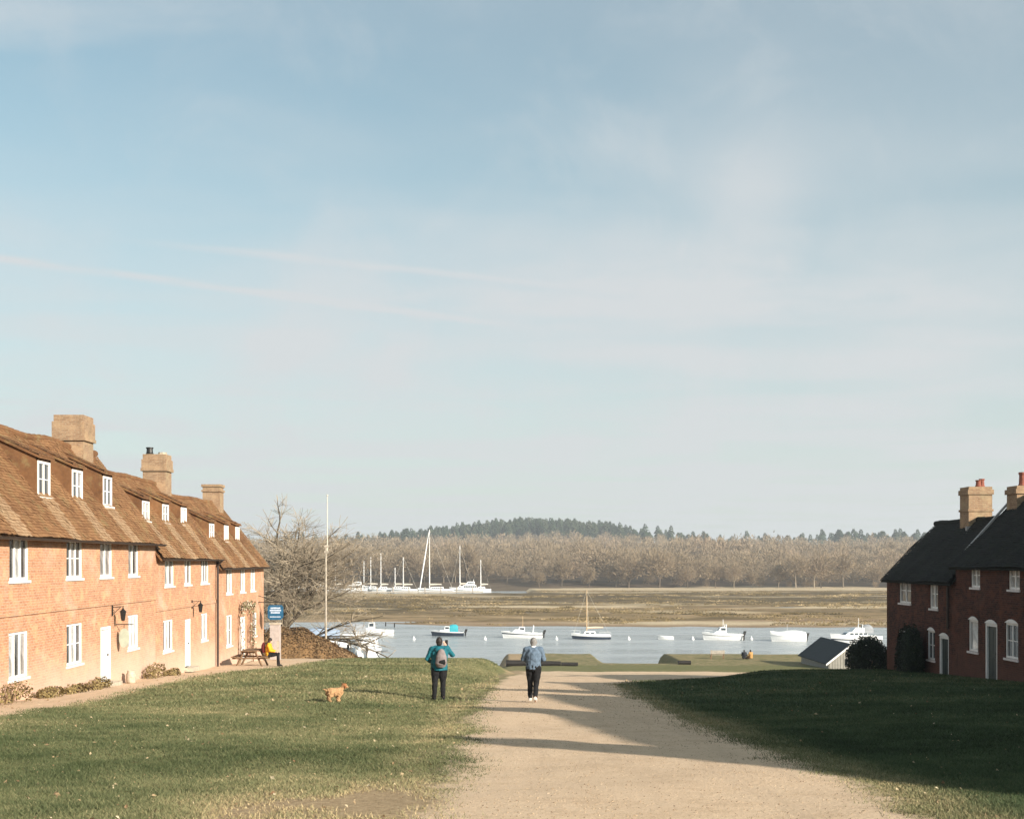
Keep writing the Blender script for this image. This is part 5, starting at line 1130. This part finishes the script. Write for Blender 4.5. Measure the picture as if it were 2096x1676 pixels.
def skin_body(m, J, k=1.0):
    g = lambda a: Vector(J[a])
    m.tube([g('pelvis') - Vector((0, 0, 0.08)), g('pelvis') + Vector((0, 0, 0.06)), g('waist'), g('chest'), g('neck') - Vector((0, 0, 0.05))], [(0.15 * k, 0.10 * k), (0.165 * k, 0.115 * k), (0.14 * k, 0.10 * k), (0.16 * k, 0.11 * k), (0.08, 0.07)], 14)
    m.tube([g('neck') - Vector((0, 0, 0.08)), g('head')], [0.062, 0.055], 10)
    h = g('head'); m.ball(h + Vector((0, 0, 0.10)), (0.077, 0.095, 0.118), 14, 10)
    f = Vector(J.get('face', (0, 1, 0))).normalized(); s_ = Vector((f.y, -f.x, 0))
    m.ball(h + f * 0.045 + Vector((0, 0, 0.02)), (0.055, 0.055, 0.045), 10, 7)                   # jaw
    m.tube([h + f * 0.085 + Vector((0, 0, 0.115)), h + f * 0.115 + Vector((0, 0, 0.075))], [0.010, 0.017], 6)   # nose
    for q in (1, -1): m.ball(h + s_ * 0.078 * q + Vector((0, 0, 0.095)), (0.014, 0.022, 0.032), 6, 5)   # ears
    for q in ('l', 'r'):
        m.tube([g(q + 'sh'), g(q + 'el'), g(q + 'wr')], [0.052, 0.041, 0.028], 9)
        m.tube([g('neck') - Vector((0, 0, 0.07)), g(q + 'sh')], [0.06, 0.055], 9)
        d = g(q + 'wr') - g(q + 'el'); hand(m, J[q + 'wr'], d, J.get(q + 'thumb', (0, 0, 1)))
        m.tube([g(q + 'hip'), g(q + 'kn'), g(q + 'kn').lerp(g(q + 'an'), 0.35), g(q + 'an')], [0.085 * k, 0.058, 0.054, 0.036], 10)
        a = g(q + 'an'); t = g(q + 'toe'); m.tube([a - (t - a) * 0.25 - Vector((0, 0, 0.03)), t.lerp(a, 0.3) - Vector((0, 0, 0.0)), t], [0.035, 0.038, 0.03], 8)
def coat(m, J, k=1.0, hem=0.10, t=0.018, wr=0.95):
    g = lambda a: Vector(J[a]); Z = Vector((0, 0, 1))
    m.tube([g('pelvis') - Z * hem, g('pelvis') + Z * 0.06, g('waist'), g('chest'), g('chest').lerp(g('neck'), 0.6), g('neck') - Z * 0.01], [(0.175 * k + t, 0.125 * k + t), (0.17 * k + t, 0.12 * k + t), (0.16 * k + t, 0.118 * k + t), (0.18 * k + t, 0.125 * k + t), (0.15 * k + t, 0.105 * k + t), (0.062 + t, 0.06 + t)], 16)
    for q in ('l', 'r'):
        m.tube([g('chest').lerp(g('neck'), 0.55), g(q + 'sh')], [0.085 + t, 0.068 + t], 10)
        m.tube([g(q + 'sh'), g(q + 'el'), g(q + 'el').lerp(g(q + 'wr'), wr)], [0.062 + t, 0.050 + t, 0.036 + t], 10)
        m.ball(g(q + 'sh'), 0.066 + t, 9, 7); m.ball(g(q + 'el'), 0.050 + t, 8, 6)
def trousers(m, J, k=1.0, t=0.014):
    g = lambda a: Vector(J[a]); Z = Vector((0, 0, 1))
    m.tube([g('pelvis') - Z * 0.10, g('pelvis') + Z * 0.10], [(0.16 * k + t, 0.125 * k + t), (0.165 * k + t, 0.12 * k + t)], 14)
    for q in ('l', 'r'):
        m.tube([g(q + 'hip') + Z * 0.02, g(q + 'hip').lerp(g(q + 'kn'), 0.5), g(q + 'kn'), g(q + 'kn').lerp(g(q + 'an'), 0.4), g(q + 'an') + Z * 0.01], [0.098 * k + t, 0.080 * k + t, 0.062 + t, 0.060 + t, 0.046 + t], 12)
        m.ball(g(q + 'hip'), 0.10 * k + t, 10, 7); m.ball(g(q + 'kn'), 0.062 + t, 9, 6)
def shoe(m, J):
    for q in ('l', 'r'):
        a, t = Vector(J[q + 'an']), Vector(J[q + 'toe']); d = t - a; d.z *= 0.6
        m.tube([a - d * 0.38 + Vector((0, 0, -0.045)), a - d * 0.1 + Vector((0, 0, -0.03)), a.lerp(t, 0.55), t + d * 0.2], [(0.042, 0.042), (0.048, 0.05), (0.052, 0.04), (0.036, 0.024)], 10)
MT['skin'] = simple('skin', (0.55, 0.33, 0.24), 0.55, 0.3, 0.05, 8)
MT['hair_dark'] = simple('dark_hair', (0.018, 0.012, 0.009), 0.6, 0.4, 0.3, 30)
MT['hair_grey'] = simple('grey_hair', (0.20, 0.19, 0.18), 0.7, 0.3, 0.25, 30)
MT['teal'] = simple('teal_jacket', (0.008, 0.105, 0.135), 0.75, 0.25, 0.15, 9)
MT['jumper'] = simple('blue_grey_jumper', (0.105, 0.145, 0.195), 0.9, 0.1, 0.12, 20)
MT['dark_cloth'] = simple('black_trousers', (0.010, 0.010, 0.011), 0.85, 0.2, 0.2, 12)
MT['pack'] = simple('grey_rucksack', (0.20, 0.165, 0.16), 0.8, 0.2, 0.15, 12)
MT['yellow'] = simple('yellow_jacket', (0.72, 0.34, 0.02), 0.7, 0.25, 0.1, 9)
MT['maroon'] = simple('maroon_rucksack', (0.09, 0.012, 0.012), 0.8, 0.2, 0.2, 12)
MT['shoe_pale'] = simple('pale_shoe', (0.55, 0.52, 0.48), 0.7, 0.3, 0.1, 14)
MT['tan'] = simple('tan_coat', (0.42, 0.23, 0.08), 0.8, 0.2, 0.1, 9)
MT['navy_coat'] = simple('dark_coat', (0.02, 0.022, 0.028), 0.8, 0.2, 0.2, 9)
def standing(x=0.0, hip=0.90):
    J = dict(pelvis=(0, 0, 0.93), waist=(0, -0.01, 1.10), chest=(0, -0.01, 1.28), neck=(0, 0.0, 1.44), head=(0, 0.03, 1.46), face=(0, 1, 0),
             lsh=(-0.19, -0.01, 1.38), rsh=(0.19, -0.01, 1.38), lhip=(-0.095, 0, 0.88), rhip=(0.095, 0, 0.88),
             lkn=(-0.10, 0.02, 0.48), rkn=(0.10, 0.02, 0.48), lan=(-0.105, 0, 0.085), ran=(0.105, 0, 0.085), ltoe=(-0.13, 0.15, 0.035), rtoe=(0.13, 0.15, 0.035),
             lel=(-0.25, -0.02, 1.10), lwr=(-0.24, 0.10, 0.88), rel=(0.25, -0.02, 1.10), rwr=(0.24, 0.10, 0.88), lthumb=(1, 0, 0), rthumb=(-1, 0, 0))
    return J
def dress(root, J, k, coatmat, hem, legmat, shoemat, hairmat, long_hair=False, wr=0.95):
    m = MB(); skin_body(m, J, k); fused('body', m, MT['skin'], root, 0.009, 3)
    m = MB(); trousers(m, J, k); fused('trousers', m, legmat, root, 0.012, 4, (0.03, 0.10))
    m = MB(); coat(m, J, k, hem, wr=wr); c = fused('jacket', m, coatmat, root, 0.012, 4, (0.045, 0.09))
    m = MB(); shoe(m, J); fused('shoes', m, shoemat, root, 0.008, 3)
    h = Vector(J['head']); f = Vector(J['face']).normalized(); m = MB().ball(h - f * 0.012 + Vector((0, 0, 0.118)), (0.090, 0.105, 0.122), 14, 10)
    m.ball(h - f * 0.045 + Vector((0, 0, 0.06)), (0.075, 0.06, 0.07), 10, 8)
    if long_hair: m.tube([h - f * 0.06 + Vector((0, 0, 0.10)), h - f * 0.10 + Vector((0, 0, -0.04)), h - f * 0.11 + Vector((0, 0, -0.24))], [(0.08, 0.05), (0.09, 0.05), (0.07, 0.03)], 10)
    fused('hair', m, hairmat, root, 0.010, 2, (0.02, 0.03))
    return c
def person_at(px, py, Y, rz, label, group=None):
    X = wx(px, Y); return empty('person', (X, Y, gz(X, Y)), rz, label, 'person', group)
# the photographer in teal, on the lawn
p_ = person_at(899, 1425, 34.4, R(4), 'person in teal jacket with a grey rucksack raising a phone, back to the camera'); p_.scale = (1.05, 1.05, 1.05)
J = standing(); J.update(rel=(0.36, 0.14, 1.20), rwr=(0.20, 0.30, 1.44), rthumb=(-1, 0, 0.3), lel=(-0.32, 0.02, 1.11), lwr=(-0.24, 0.24, 1.02), lkn=(-0.12, 0.0, 0.48), lan=(-0.13, -0.02, 0.085), ltoe=(-0.17, 0.13, 0.035))
dress(p_, J, 1.22, MT['teal'], 0.12, MT['dark_cloth'], MT['dark_cloth'], MT['hair_dark'])
m = MB().tube([(0.0, -0.10, 1.43), (0.0, -0.16, 1.36), (0.0, -0.15, 1.28)], [(0.11, 0.04), (0.13, 0.05), (0.09, 0.03)], 10); fused('hood', m, MT['teal'], p_, 0.012, 4)
bp = empty('rucksack', (p_.location.x + 0.04, p_.location.y - 0.22, p_.location.z + 1.20), R(4), 'grey and pink rucksack on the back of the person in teal', 'rucksack')
m = MB().tube([(0.02, 0, -0.24), (0.02, -0.03, -0.15), (0.03, -0.03, 0.05), (0.03, 0.0, 0.22), (0.03, 0.02, 0.26)], [(0.12, 0.07), (0.165, 0.11), (0.15, 0.10), (0.085, 0.06), (0.03, 0.03)], 14); fused('bag', m, MT['pack'], bp, 0.012, 3)
m = MB().tube([(0.05, -0.09, -0.17), (0.05, -0.125, -0.1), (0.05, -0.10, -0.02)], [(0.09, 0.03), (0.10, 0.04), (0.08, 0.02)], 10); fused('pocket', m, MT['dark_cloth'], bp, 0.010, 3)
m = MB()
for s_ in (-1, 1): m.tube([(0.03 + s_ * 0.04, 0.03, 0.22), (s_ * 0.11 + 0.0, 0.13, 0.27), (s_ * 0.13 - 0.02, 0.29, 0.20)], 0.018, 6)
m.obj('strap', MT['dark_cloth'], bp)
ph = Vector((0.19, 0.38, 1.60)); MB().box(-0.04, 0.04, -0.006, 0.006, -0.075, 0.075).obj('phone', MT['black'], None, loc=p_.location + ph); tag(COL.objects[-1], 'dark phone held up by the person in teal', 'phone')
# the walker on the track
p_ = person_at(1092, 1437, 33.3, R(-3), 'grey-haired person in blue-grey jumper and dark trousers walking down the gravel track'); p_.scale = (1.04, 1.04, 1.04)
J = standing(); J.update(lel=(-0.27, 0.05, 1.13), lwr=(-0.17, 0.26, 1.05), rel=(0.27, 0.05, 1.13), rwr=(0.15, 0.27, 1.06), lkn=(-0.09, 0.10, 0.50), lan=(-0.09, 0.16, 0.09), ltoe=(-0.10, 0.32, 0.05), rkn=(0.07, 0.0, 0.47), ran=(0.05, -0.24, 0.15), rtoe=(0.06, -0.13, 0.04), lthumb=(0, 0, 1), rthumb=(0, 0, 1), rhip=(0.095, -0.02, 0.88), lhip=(-0.095, 0.02, 0.88))
dress(p_, J, 1.06, MT['jumper'], 0.06, MT['dark_cloth'], MT['shoe_pale'], MT['hair_grey'])
m = MB().tube([(0, 0.0, 1.415), (0, 0.01, 1.475)], [(0.088, 0.085), (0.072, 0.07)], 14); fused('collar', m, MT['white'], p_, 0.010, 2)
# seated people
def seated(seat=0.45):
    z = seat + 0.10
    return dict(pelvis=(0, 0, z), waist=(0, -0.02, z + 0.18), chest=(0, 0.0, z + 0.36), neck=(0, 0.05, z + 0.52), head=(0, 0.08, z + 0.54), face=(0, 1, -0.1),
             lsh=(-0.19, 0.03, z + 0.46), rsh=(0.19, 0.03, z + 0.46), lhip=(-0.095, 0.03, z - 0.03), rhip=(0.095, 0.03, z - 0.03),
             lkn=(-0.12, 0.44, z + 0.02), rkn=(0.12, 0.44, z + 0.0), lan=(-0.12, 0.42, 0.085), ran=(0.12, 0.50, 0.085), ltoe=(-0.14, 0.57, 0.035), rtoe=(0.14, 0.65, 0.035),
             lel=(-0.25, 0.10, z + 0.20), lwr=(-0.12, 0.32, z + 0.14), rel=(0.25, 0.10, z + 0.20), rwr=(0.12, 0.32, z + 0.14), lthumb=(0, 0, 1), rthumb=(0, 0, 1))
SX, SY = -10.55, 57.2
p_ = empty('person', (SX, SY, gz(SX, SY)), R(-90), 'dark-haired person in yellow jacket sitting on the end of the picnic bench', 'person')
dress(p_, seated(0.45), 1.05, MT['yellow'], 0.06, MT['dark_cloth'], MT['black'], MT['hair_dark'], True)
rk = empty('rucksack', (SX - 0.22, SY, gz(SX, SY) + 0.86), R(-90), 'maroon rucksack on the back of the seated person in yellow', 'rucksack')
m = MB().tube([(0, 0, -0.24), (0, -0.04, -0.1), (0, -0.03, 0.1), (0, 0.0, 0.24)], [(0.12, 0.06), (0.15, 0.10), (0.14, 0.09), (0.08, 0.05)], 12); fused('bag', m, MT['maroon'], rk, 0.012, 3)
MB().tube([(-0.1, 0.06, 0.2), (-0.12, 0.16, 0.22)], 0.018, 6).tube([(0.1, 0.06, 0.2), (0.12, 0.16, 0.22)], 0.018, 6).obj('strap', MT['dark_cloth'], rk)
for i, (px, mt, lb) in enumerate(((1523, 'navy_coat', 'person in dark clothes sitting on the grassy quay, left of a pair'), (1537, 'tan', 'person in a tan coat sitting on the grassy quay, right of a pair'))):
    p_ = empty('person', (wx(px, 128), 128, gz(wx(px, 128), 128)), R(-20 + 50 * i), lb, 'person', 'people sitting on the quay')
    dress(p_, seated(0.12), 1.1, MT[mt], 0.06, MT['dark_cloth'] if i == 0 else MT['tan'], MT['black'], MT['hair_dark'])
# the dog: running to the right, away from the camera, head turned, tail up
MT['curl'] = simple('apricot_curly_coat', (0.36, 0.215, 0.11), 0.95, 0.1, 0.25, 14)
MT['curl_dark'] = simple('russet_curly_coat', (0.22, 0.085, 0.035), 0.95, 0.1, 0.25, 14)
DX, DY = wx(684, 31.6), 31.6
dg = empty('dog', (DX, DY, gz(DX, DY)), R(38), 'curly apricot dog with darker head running across the lawn', 'dog'); dg.scale = (0.84, 0.84, 0.72)
m = MB()
m.tube([(-0.25, 0, 0.37), (-0.20, 0, 0.375), (-0.06, 0, 0.36), (0.09, 0, 0.345), (0.19, 0, 0.365), (0.26, 0, 0.41)], [(0.09, 0.10), (0.135, 0.145), (0.14, 0.15), (0.15, 0.17), (0.14, 0.155), (0.10, 0.11)], 14)
m.tube([(0.20, 0, 0.40), (0.27, -0.01, 0.47), (0.32, -0.02, 0.54)], [0.085, 0.07, 0.062], 10)
m.ball((0.345, -0.02, 0.565), (0.085, 0.075, 0.075), 12, 9); m.tube([(0.37, -0.03, 0.55), (0.45, -0.05, 0.525), (0.475, -0.055, 0.52)], [0.05, 0.038, 0.026], 9)
for s_ in (-1, 1):
    m.tube([(0.15, 0.065 * s_, 0.32), (0.17 + 0.02 * s_, 0.07 * s_, 0.20), (0.13 + 0.05 * s_, 0.07 * s_, 0.11), (0.15 + 0.06 * s_, 0.07 * s_, 0.03), (0.19 + 0.06 * s_, 0.07 * s_, 0.02)], [0.075, 0.06, 0.05, 0.045, 0.038], 9)
    m.tube([(-0.20, 0.065 * s_, 0.34), (-0.13 + 0.03 * s_, 0.075 * s_, 0.24), (-0.20 + 0.04 * s_, 0.075 * s_, 0.14), (-0.14 + 0.04 * s_, 0.075 * s_, 0.03), (-0.10 + 0.04 * s_, 0.075 * s_, 0.02)], [0.10, 0.08, 0.052, 0.045, 0.038], 9)
m.tube([(-0.25, 0, 0.42), (-0.33, 0, 0.46), (-0.40, 0.01, 0.50)], [0.04, 0.032, 0.022], 8)
fused('body', m, MT['curl'], dg, 0.010, 1, (0.075, 0.045))
for s_ in (-1, 1):
    m = MB().tube([(0.33, -0.02 + 0.062 * s_, 0.605), (0.335, -0.02 + 0.09 * s_, 0.56), (0.345, -0.02 + 0.092 * s_, 0.485)], [(0.03, 0.02), (0.045, 0.02), (0.04, 0.02)], 8); fused('ear', m, MT['curl_dark'], dg, 0.009, 1, (0.02, 0.03))
m = MB().ball((0.345, -0.02, 0.60), (0.085, 0.075, 0.06), 12, 8); fused('topknot', m, MT['curl_dark'], dg, 0.011, 1, (0.03, 0.03))
MB().ball((0.487, -0.057, 0.527), 0.017, 8, 6).obj('nose', MT['black'], dg)
for s_ in (-1, 1): MB().ball((0.405, -0.035 + 0.04 * s_, 0.585), 0.011, 6, 5).obj('eye', MT['black'], dg)

# ------------------------------------------------------------------ grass, fallen leaves and pebbles
gb = Mat('grass_blade', 0.75, 0.2)
gb.col(gb.mix(gb.attr('lawn_shade'), gb.ramp(gb.attr('tint'), [(0.0, (0.042, 0.06, 0.022)), (0.35, (0.10, 0.112, 0.05)), (0.62, (0.172, 0.168, 0.08)), (0.82, (0.26, 0.228, 0.12)), (1.0, (0.40, 0.31, 0.17))]),
              gb.ramp(gb.attr('tint'), [(0.0, (0.015, 0.028, 0.010)), (0.4, (0.034, 0.064, 0.025)), (0.75, (0.062, 0.092, 0.038)), (1.0, (0.15, 0.14, 0.07))])))  # second ramp: blades darkened to paint the shade on the right lawn
def blades(n, ymin, ymax, side, rng, ln, wd):
    u = rng.random(n); Yv = ymin * (ymax / ymin) ** u                      # denser towards the camera
    x0 = np.where(side < 0, -0.415 * Yv - 0.3, np.full(n, 2.9)); x1 = np.where(side < 0, 0.2, 0.445 * Yv + 0.3)
    Xv = x0 + (x1 - x0) * rng.random(n)
    s1 = np.maximum(sd_track(Xv, Yv), sd_path(Xv, Yv)); wob = (vnoise(Xv, Yv, 0.8, 77) - 0.5) * 0.5 + (vnoise(Xv, Yv, 0.2, 78) - 0.5) * 0.3 + rng.normal(0, 0.22, n) - 0.08
    dr = 1.1 * np.exp(-(((Xv + 1.7) / 1.5) ** 2 + ((Yv - 11.6) / 2.6) ** 2)) * (0.5 + 0.9 * vnoise(Xv, Yv, 0.6, 81)) + 0.5 * np.exp(-((sd_track(Xv, Yv) + 0.4) / 0.5) ** 2)
    keep = (s1 + wob < -0.02) & (rng.random(n) > 0.78 * dr) & (Xv > -12.6) & (Xv < 17.3)
    Xv, Yv, dr = Xv[keep], Yv[keep], dr[keep]; n = len(Xv)
    Z = ground(Xv, Yv) - 0.004; sc = np.maximum(1.0, Yv / 16.0)
    patch = vnoise(Xv, Yv, 1.3, 70) * 0.6 + vnoise(Xv, Yv, 0.35, 71) * 0.4
    a = rng.random(n) * 6.283; lean = rng.normal(0, 0.75, (n, 2)); L = ln * 0.8 * (0.45 + 0.9 * rng.random(n)) * (0.5 + 1.0 * patch) * sc ** 0.15 * 0.85
    Wd = wd * (0.6 + 0.8 * rng.random(n)) * sc
    c, s = np.cos(a) * Wd, np.sin(a) * Wd; P = np.stack([Xv, Yv, Z], 1)
    tip = P + np.stack([lean[:, 0] * L, lean[:, 1] * L, L], 1)
    V = np.stack([P - np.stack([c, s, 0 * c], 1), P + np.stack([c, s, 0 * c], 1), tip], 1).reshape(-1, 3)
    tint = np.clip(rng.normal(0.35, 0.17, n) + (patch - 0.5) * -0.55 + dr * 0.55 + 0.17 * smooth01((Yv - 13) / 30) + 0.34 * (vnoise(Xv, Yv, 3.4, 72) - 0.5), 0, 1)
    return V, tint, smooth01((Xv - 4.0) / 1.5) * 0.85  # last value: painted shade per blade, right lawn only
rb = np.random.default_rng(33)
A = [blades(480000, 9.5, 30, -1, rb, 0.055, 0.0045), blades(160000, 30, 78, -1, rb, 0.07, 0.0052), blades(330000, 9.5, 30, 1, rb, 0.055, 0.0045), blades(120000, 30, 62, 1, rb, 0.07, 0.0052)]
V = np.concatenate([a[0] for a in A]); T = np.concatenate([a[1] for a in A])
SHV = np.concatenate([a[2] for a in A])
me = np_mesh('grass', V, np.arange(len(V)).reshape(-1, 3), gb.m, {'tint': T.repeat(3), 'lawn_shade': SHV.repeat(3)})
tag(link('grass', me), 'short winter grass on the lawns either side of the track', 'grass', kind='stuff')
lf = Mat('fallen_leaf', 0.8, 0.2); lf.col(lf.ramp(lf.attr('tint'), [(0, (0.16, 0.09, 0.045)), (0.6, (0.32, 0.23, 0.13)), (1, (0.48, 0.40, 0.27))]))
n = 900; Yv = 10 * (5.0) ** rb.random(n); Xv = np.where(rb.random(n) < 0.78, -0.415 * Yv + rb.random(n) * (0.415 * Yv - 0.4), 4.2 + rb.random(n) * 0.3 * Yv); ok = (Xv > -12.2) & (Xv < 16)
Xv, Yv = Xv[ok], Yv[ok]; n = len(Xv); P = np.stack([Xv, Yv, ground(Xv, Yv) + 0.025], 1); nn = rand_dirs(n, rb) * 0.8 + np.array([0, -0.3, 1]); nn /= np.linalg.norm(nn, axis=1, keepdims=True)
t = np.cross(nn, rand_dirs(n, rb)); t /= np.linalg.norm(t, axis=1, keepdims=True); b = np.cross(nn, t); s = (0.012 + 0.026 * rb.random((n, 1)) ** 3) * np.maximum(1, Yv / 22)[:, None]
V = np.stack([P - t * s, P - t * s * 0.2 + b * s * 0.7 + nn * s * 0.3, P + t * s, P - t * s * 0.1 - b * s * 0.7 + nn * s * 0.2], 1).reshape(-1, 3)
me = np_mesh('fallen_leaves', V, np.arange(4 * n).reshape(-1, 4), lf.m, {'tint': rb.random(n).repeat(4)}); tag(link('fallen_leaves', me), 'dry pale leaves scattered over the grass', 'leaves', kind='stuff')
pbm = Mat('pebble', 0.85, 0.2); pbm.col(pbm.ramp(pbm.attr('tint'), [(0, (0.15, 0.10, 0.065)), (0.4, (0.33, 0.23, 0.145)), (0.85, (0.46, 0.34, 0.22)), (1, (0.56, 0.44, 0.31))]))
n = 26000; Yv = 9.8 * (4.5) ** (rb.random(n) ** 1.5); Xv = -1.4 + 6.6 * rb.random(n); ok = sd_track(Xv, Yv) + (vnoise(Xv, Yv, 0.5, 79) - 0.5) * 0.9 > 0.0; Xv, Yv = Xv[ok], Yv[ok]; n = len(Xv)
r_ = (0.003 + 0.008 * rb.random(n) ** 4) * np.maximum(1, Yv / 18); P = np.stack([Xv, Yv, ground(Xv, Yv) + r_ * 0.1], 1)
oct_ = np.array([[1, 0, 0], [0, 1, 0], [-1, 0, 0], [0, -1, 0], [0, 0, 0.7], [0, 0, -0.7]]); a = rb.random(n) * 6.28
rot = np.stack([np.stack([np.cos(a), -np.sin(a), 0 * a], 1), np.stack([np.sin(a), np.cos(a), 0 * a], 1), np.stack([0 * a, 0 * a, 1 + 0 * a], 1)], 1)
Q = np.einsum('nij,kj->nki', rot, oct_) * (r_[:, None] * rb.uniform(0.7, 1.4, (n, 6)))[:, :, None] + P[:, None, :]
of = np.array([[0, 1, 4], [1, 2, 4], [2, 3, 4], [3, 0, 4], [1, 0, 5], [2, 1, 5], [3, 2, 5], [0, 3, 5]])
me = np_mesh('pebbles', Q.reshape(-1, 3), ((np.arange(n) * 6)[:, None, None] + of[None]).reshape(-1, 3), pbm.m, {'tint': rb.random(n).repeat(6)}, smooth=True); tag(link('pebbles', me), 'loose pebbles scattered over the gravel track', 'pebbles', kind='stuff')

# ------------------------------------------------------------------ haze in the air
vm = bpy.data.materials.new('thin_haze'); vm.use_nodes = True; nt = vm.node_tree; nt.nodes.clear()
pv = nt.nodes.new('ShaderNodeVolumePrincipled'); pv.inputs['Density'].default_value = 0.00028; pv.inputs['Color'].default_value = (0.82, 0.88, 0.95, 1); pv.inputs['Anisotropy'].default_value = 0.1
ou = nt.nodes.new('ShaderNodeOutputMaterial'); nt.links.new(pv.outputs[0], ou.inputs['Volume'])
o = MB().box(-4200, 4200, -60, 7300, -16.5, 62).obj('haze', vm); tag(o, kind='stuff')
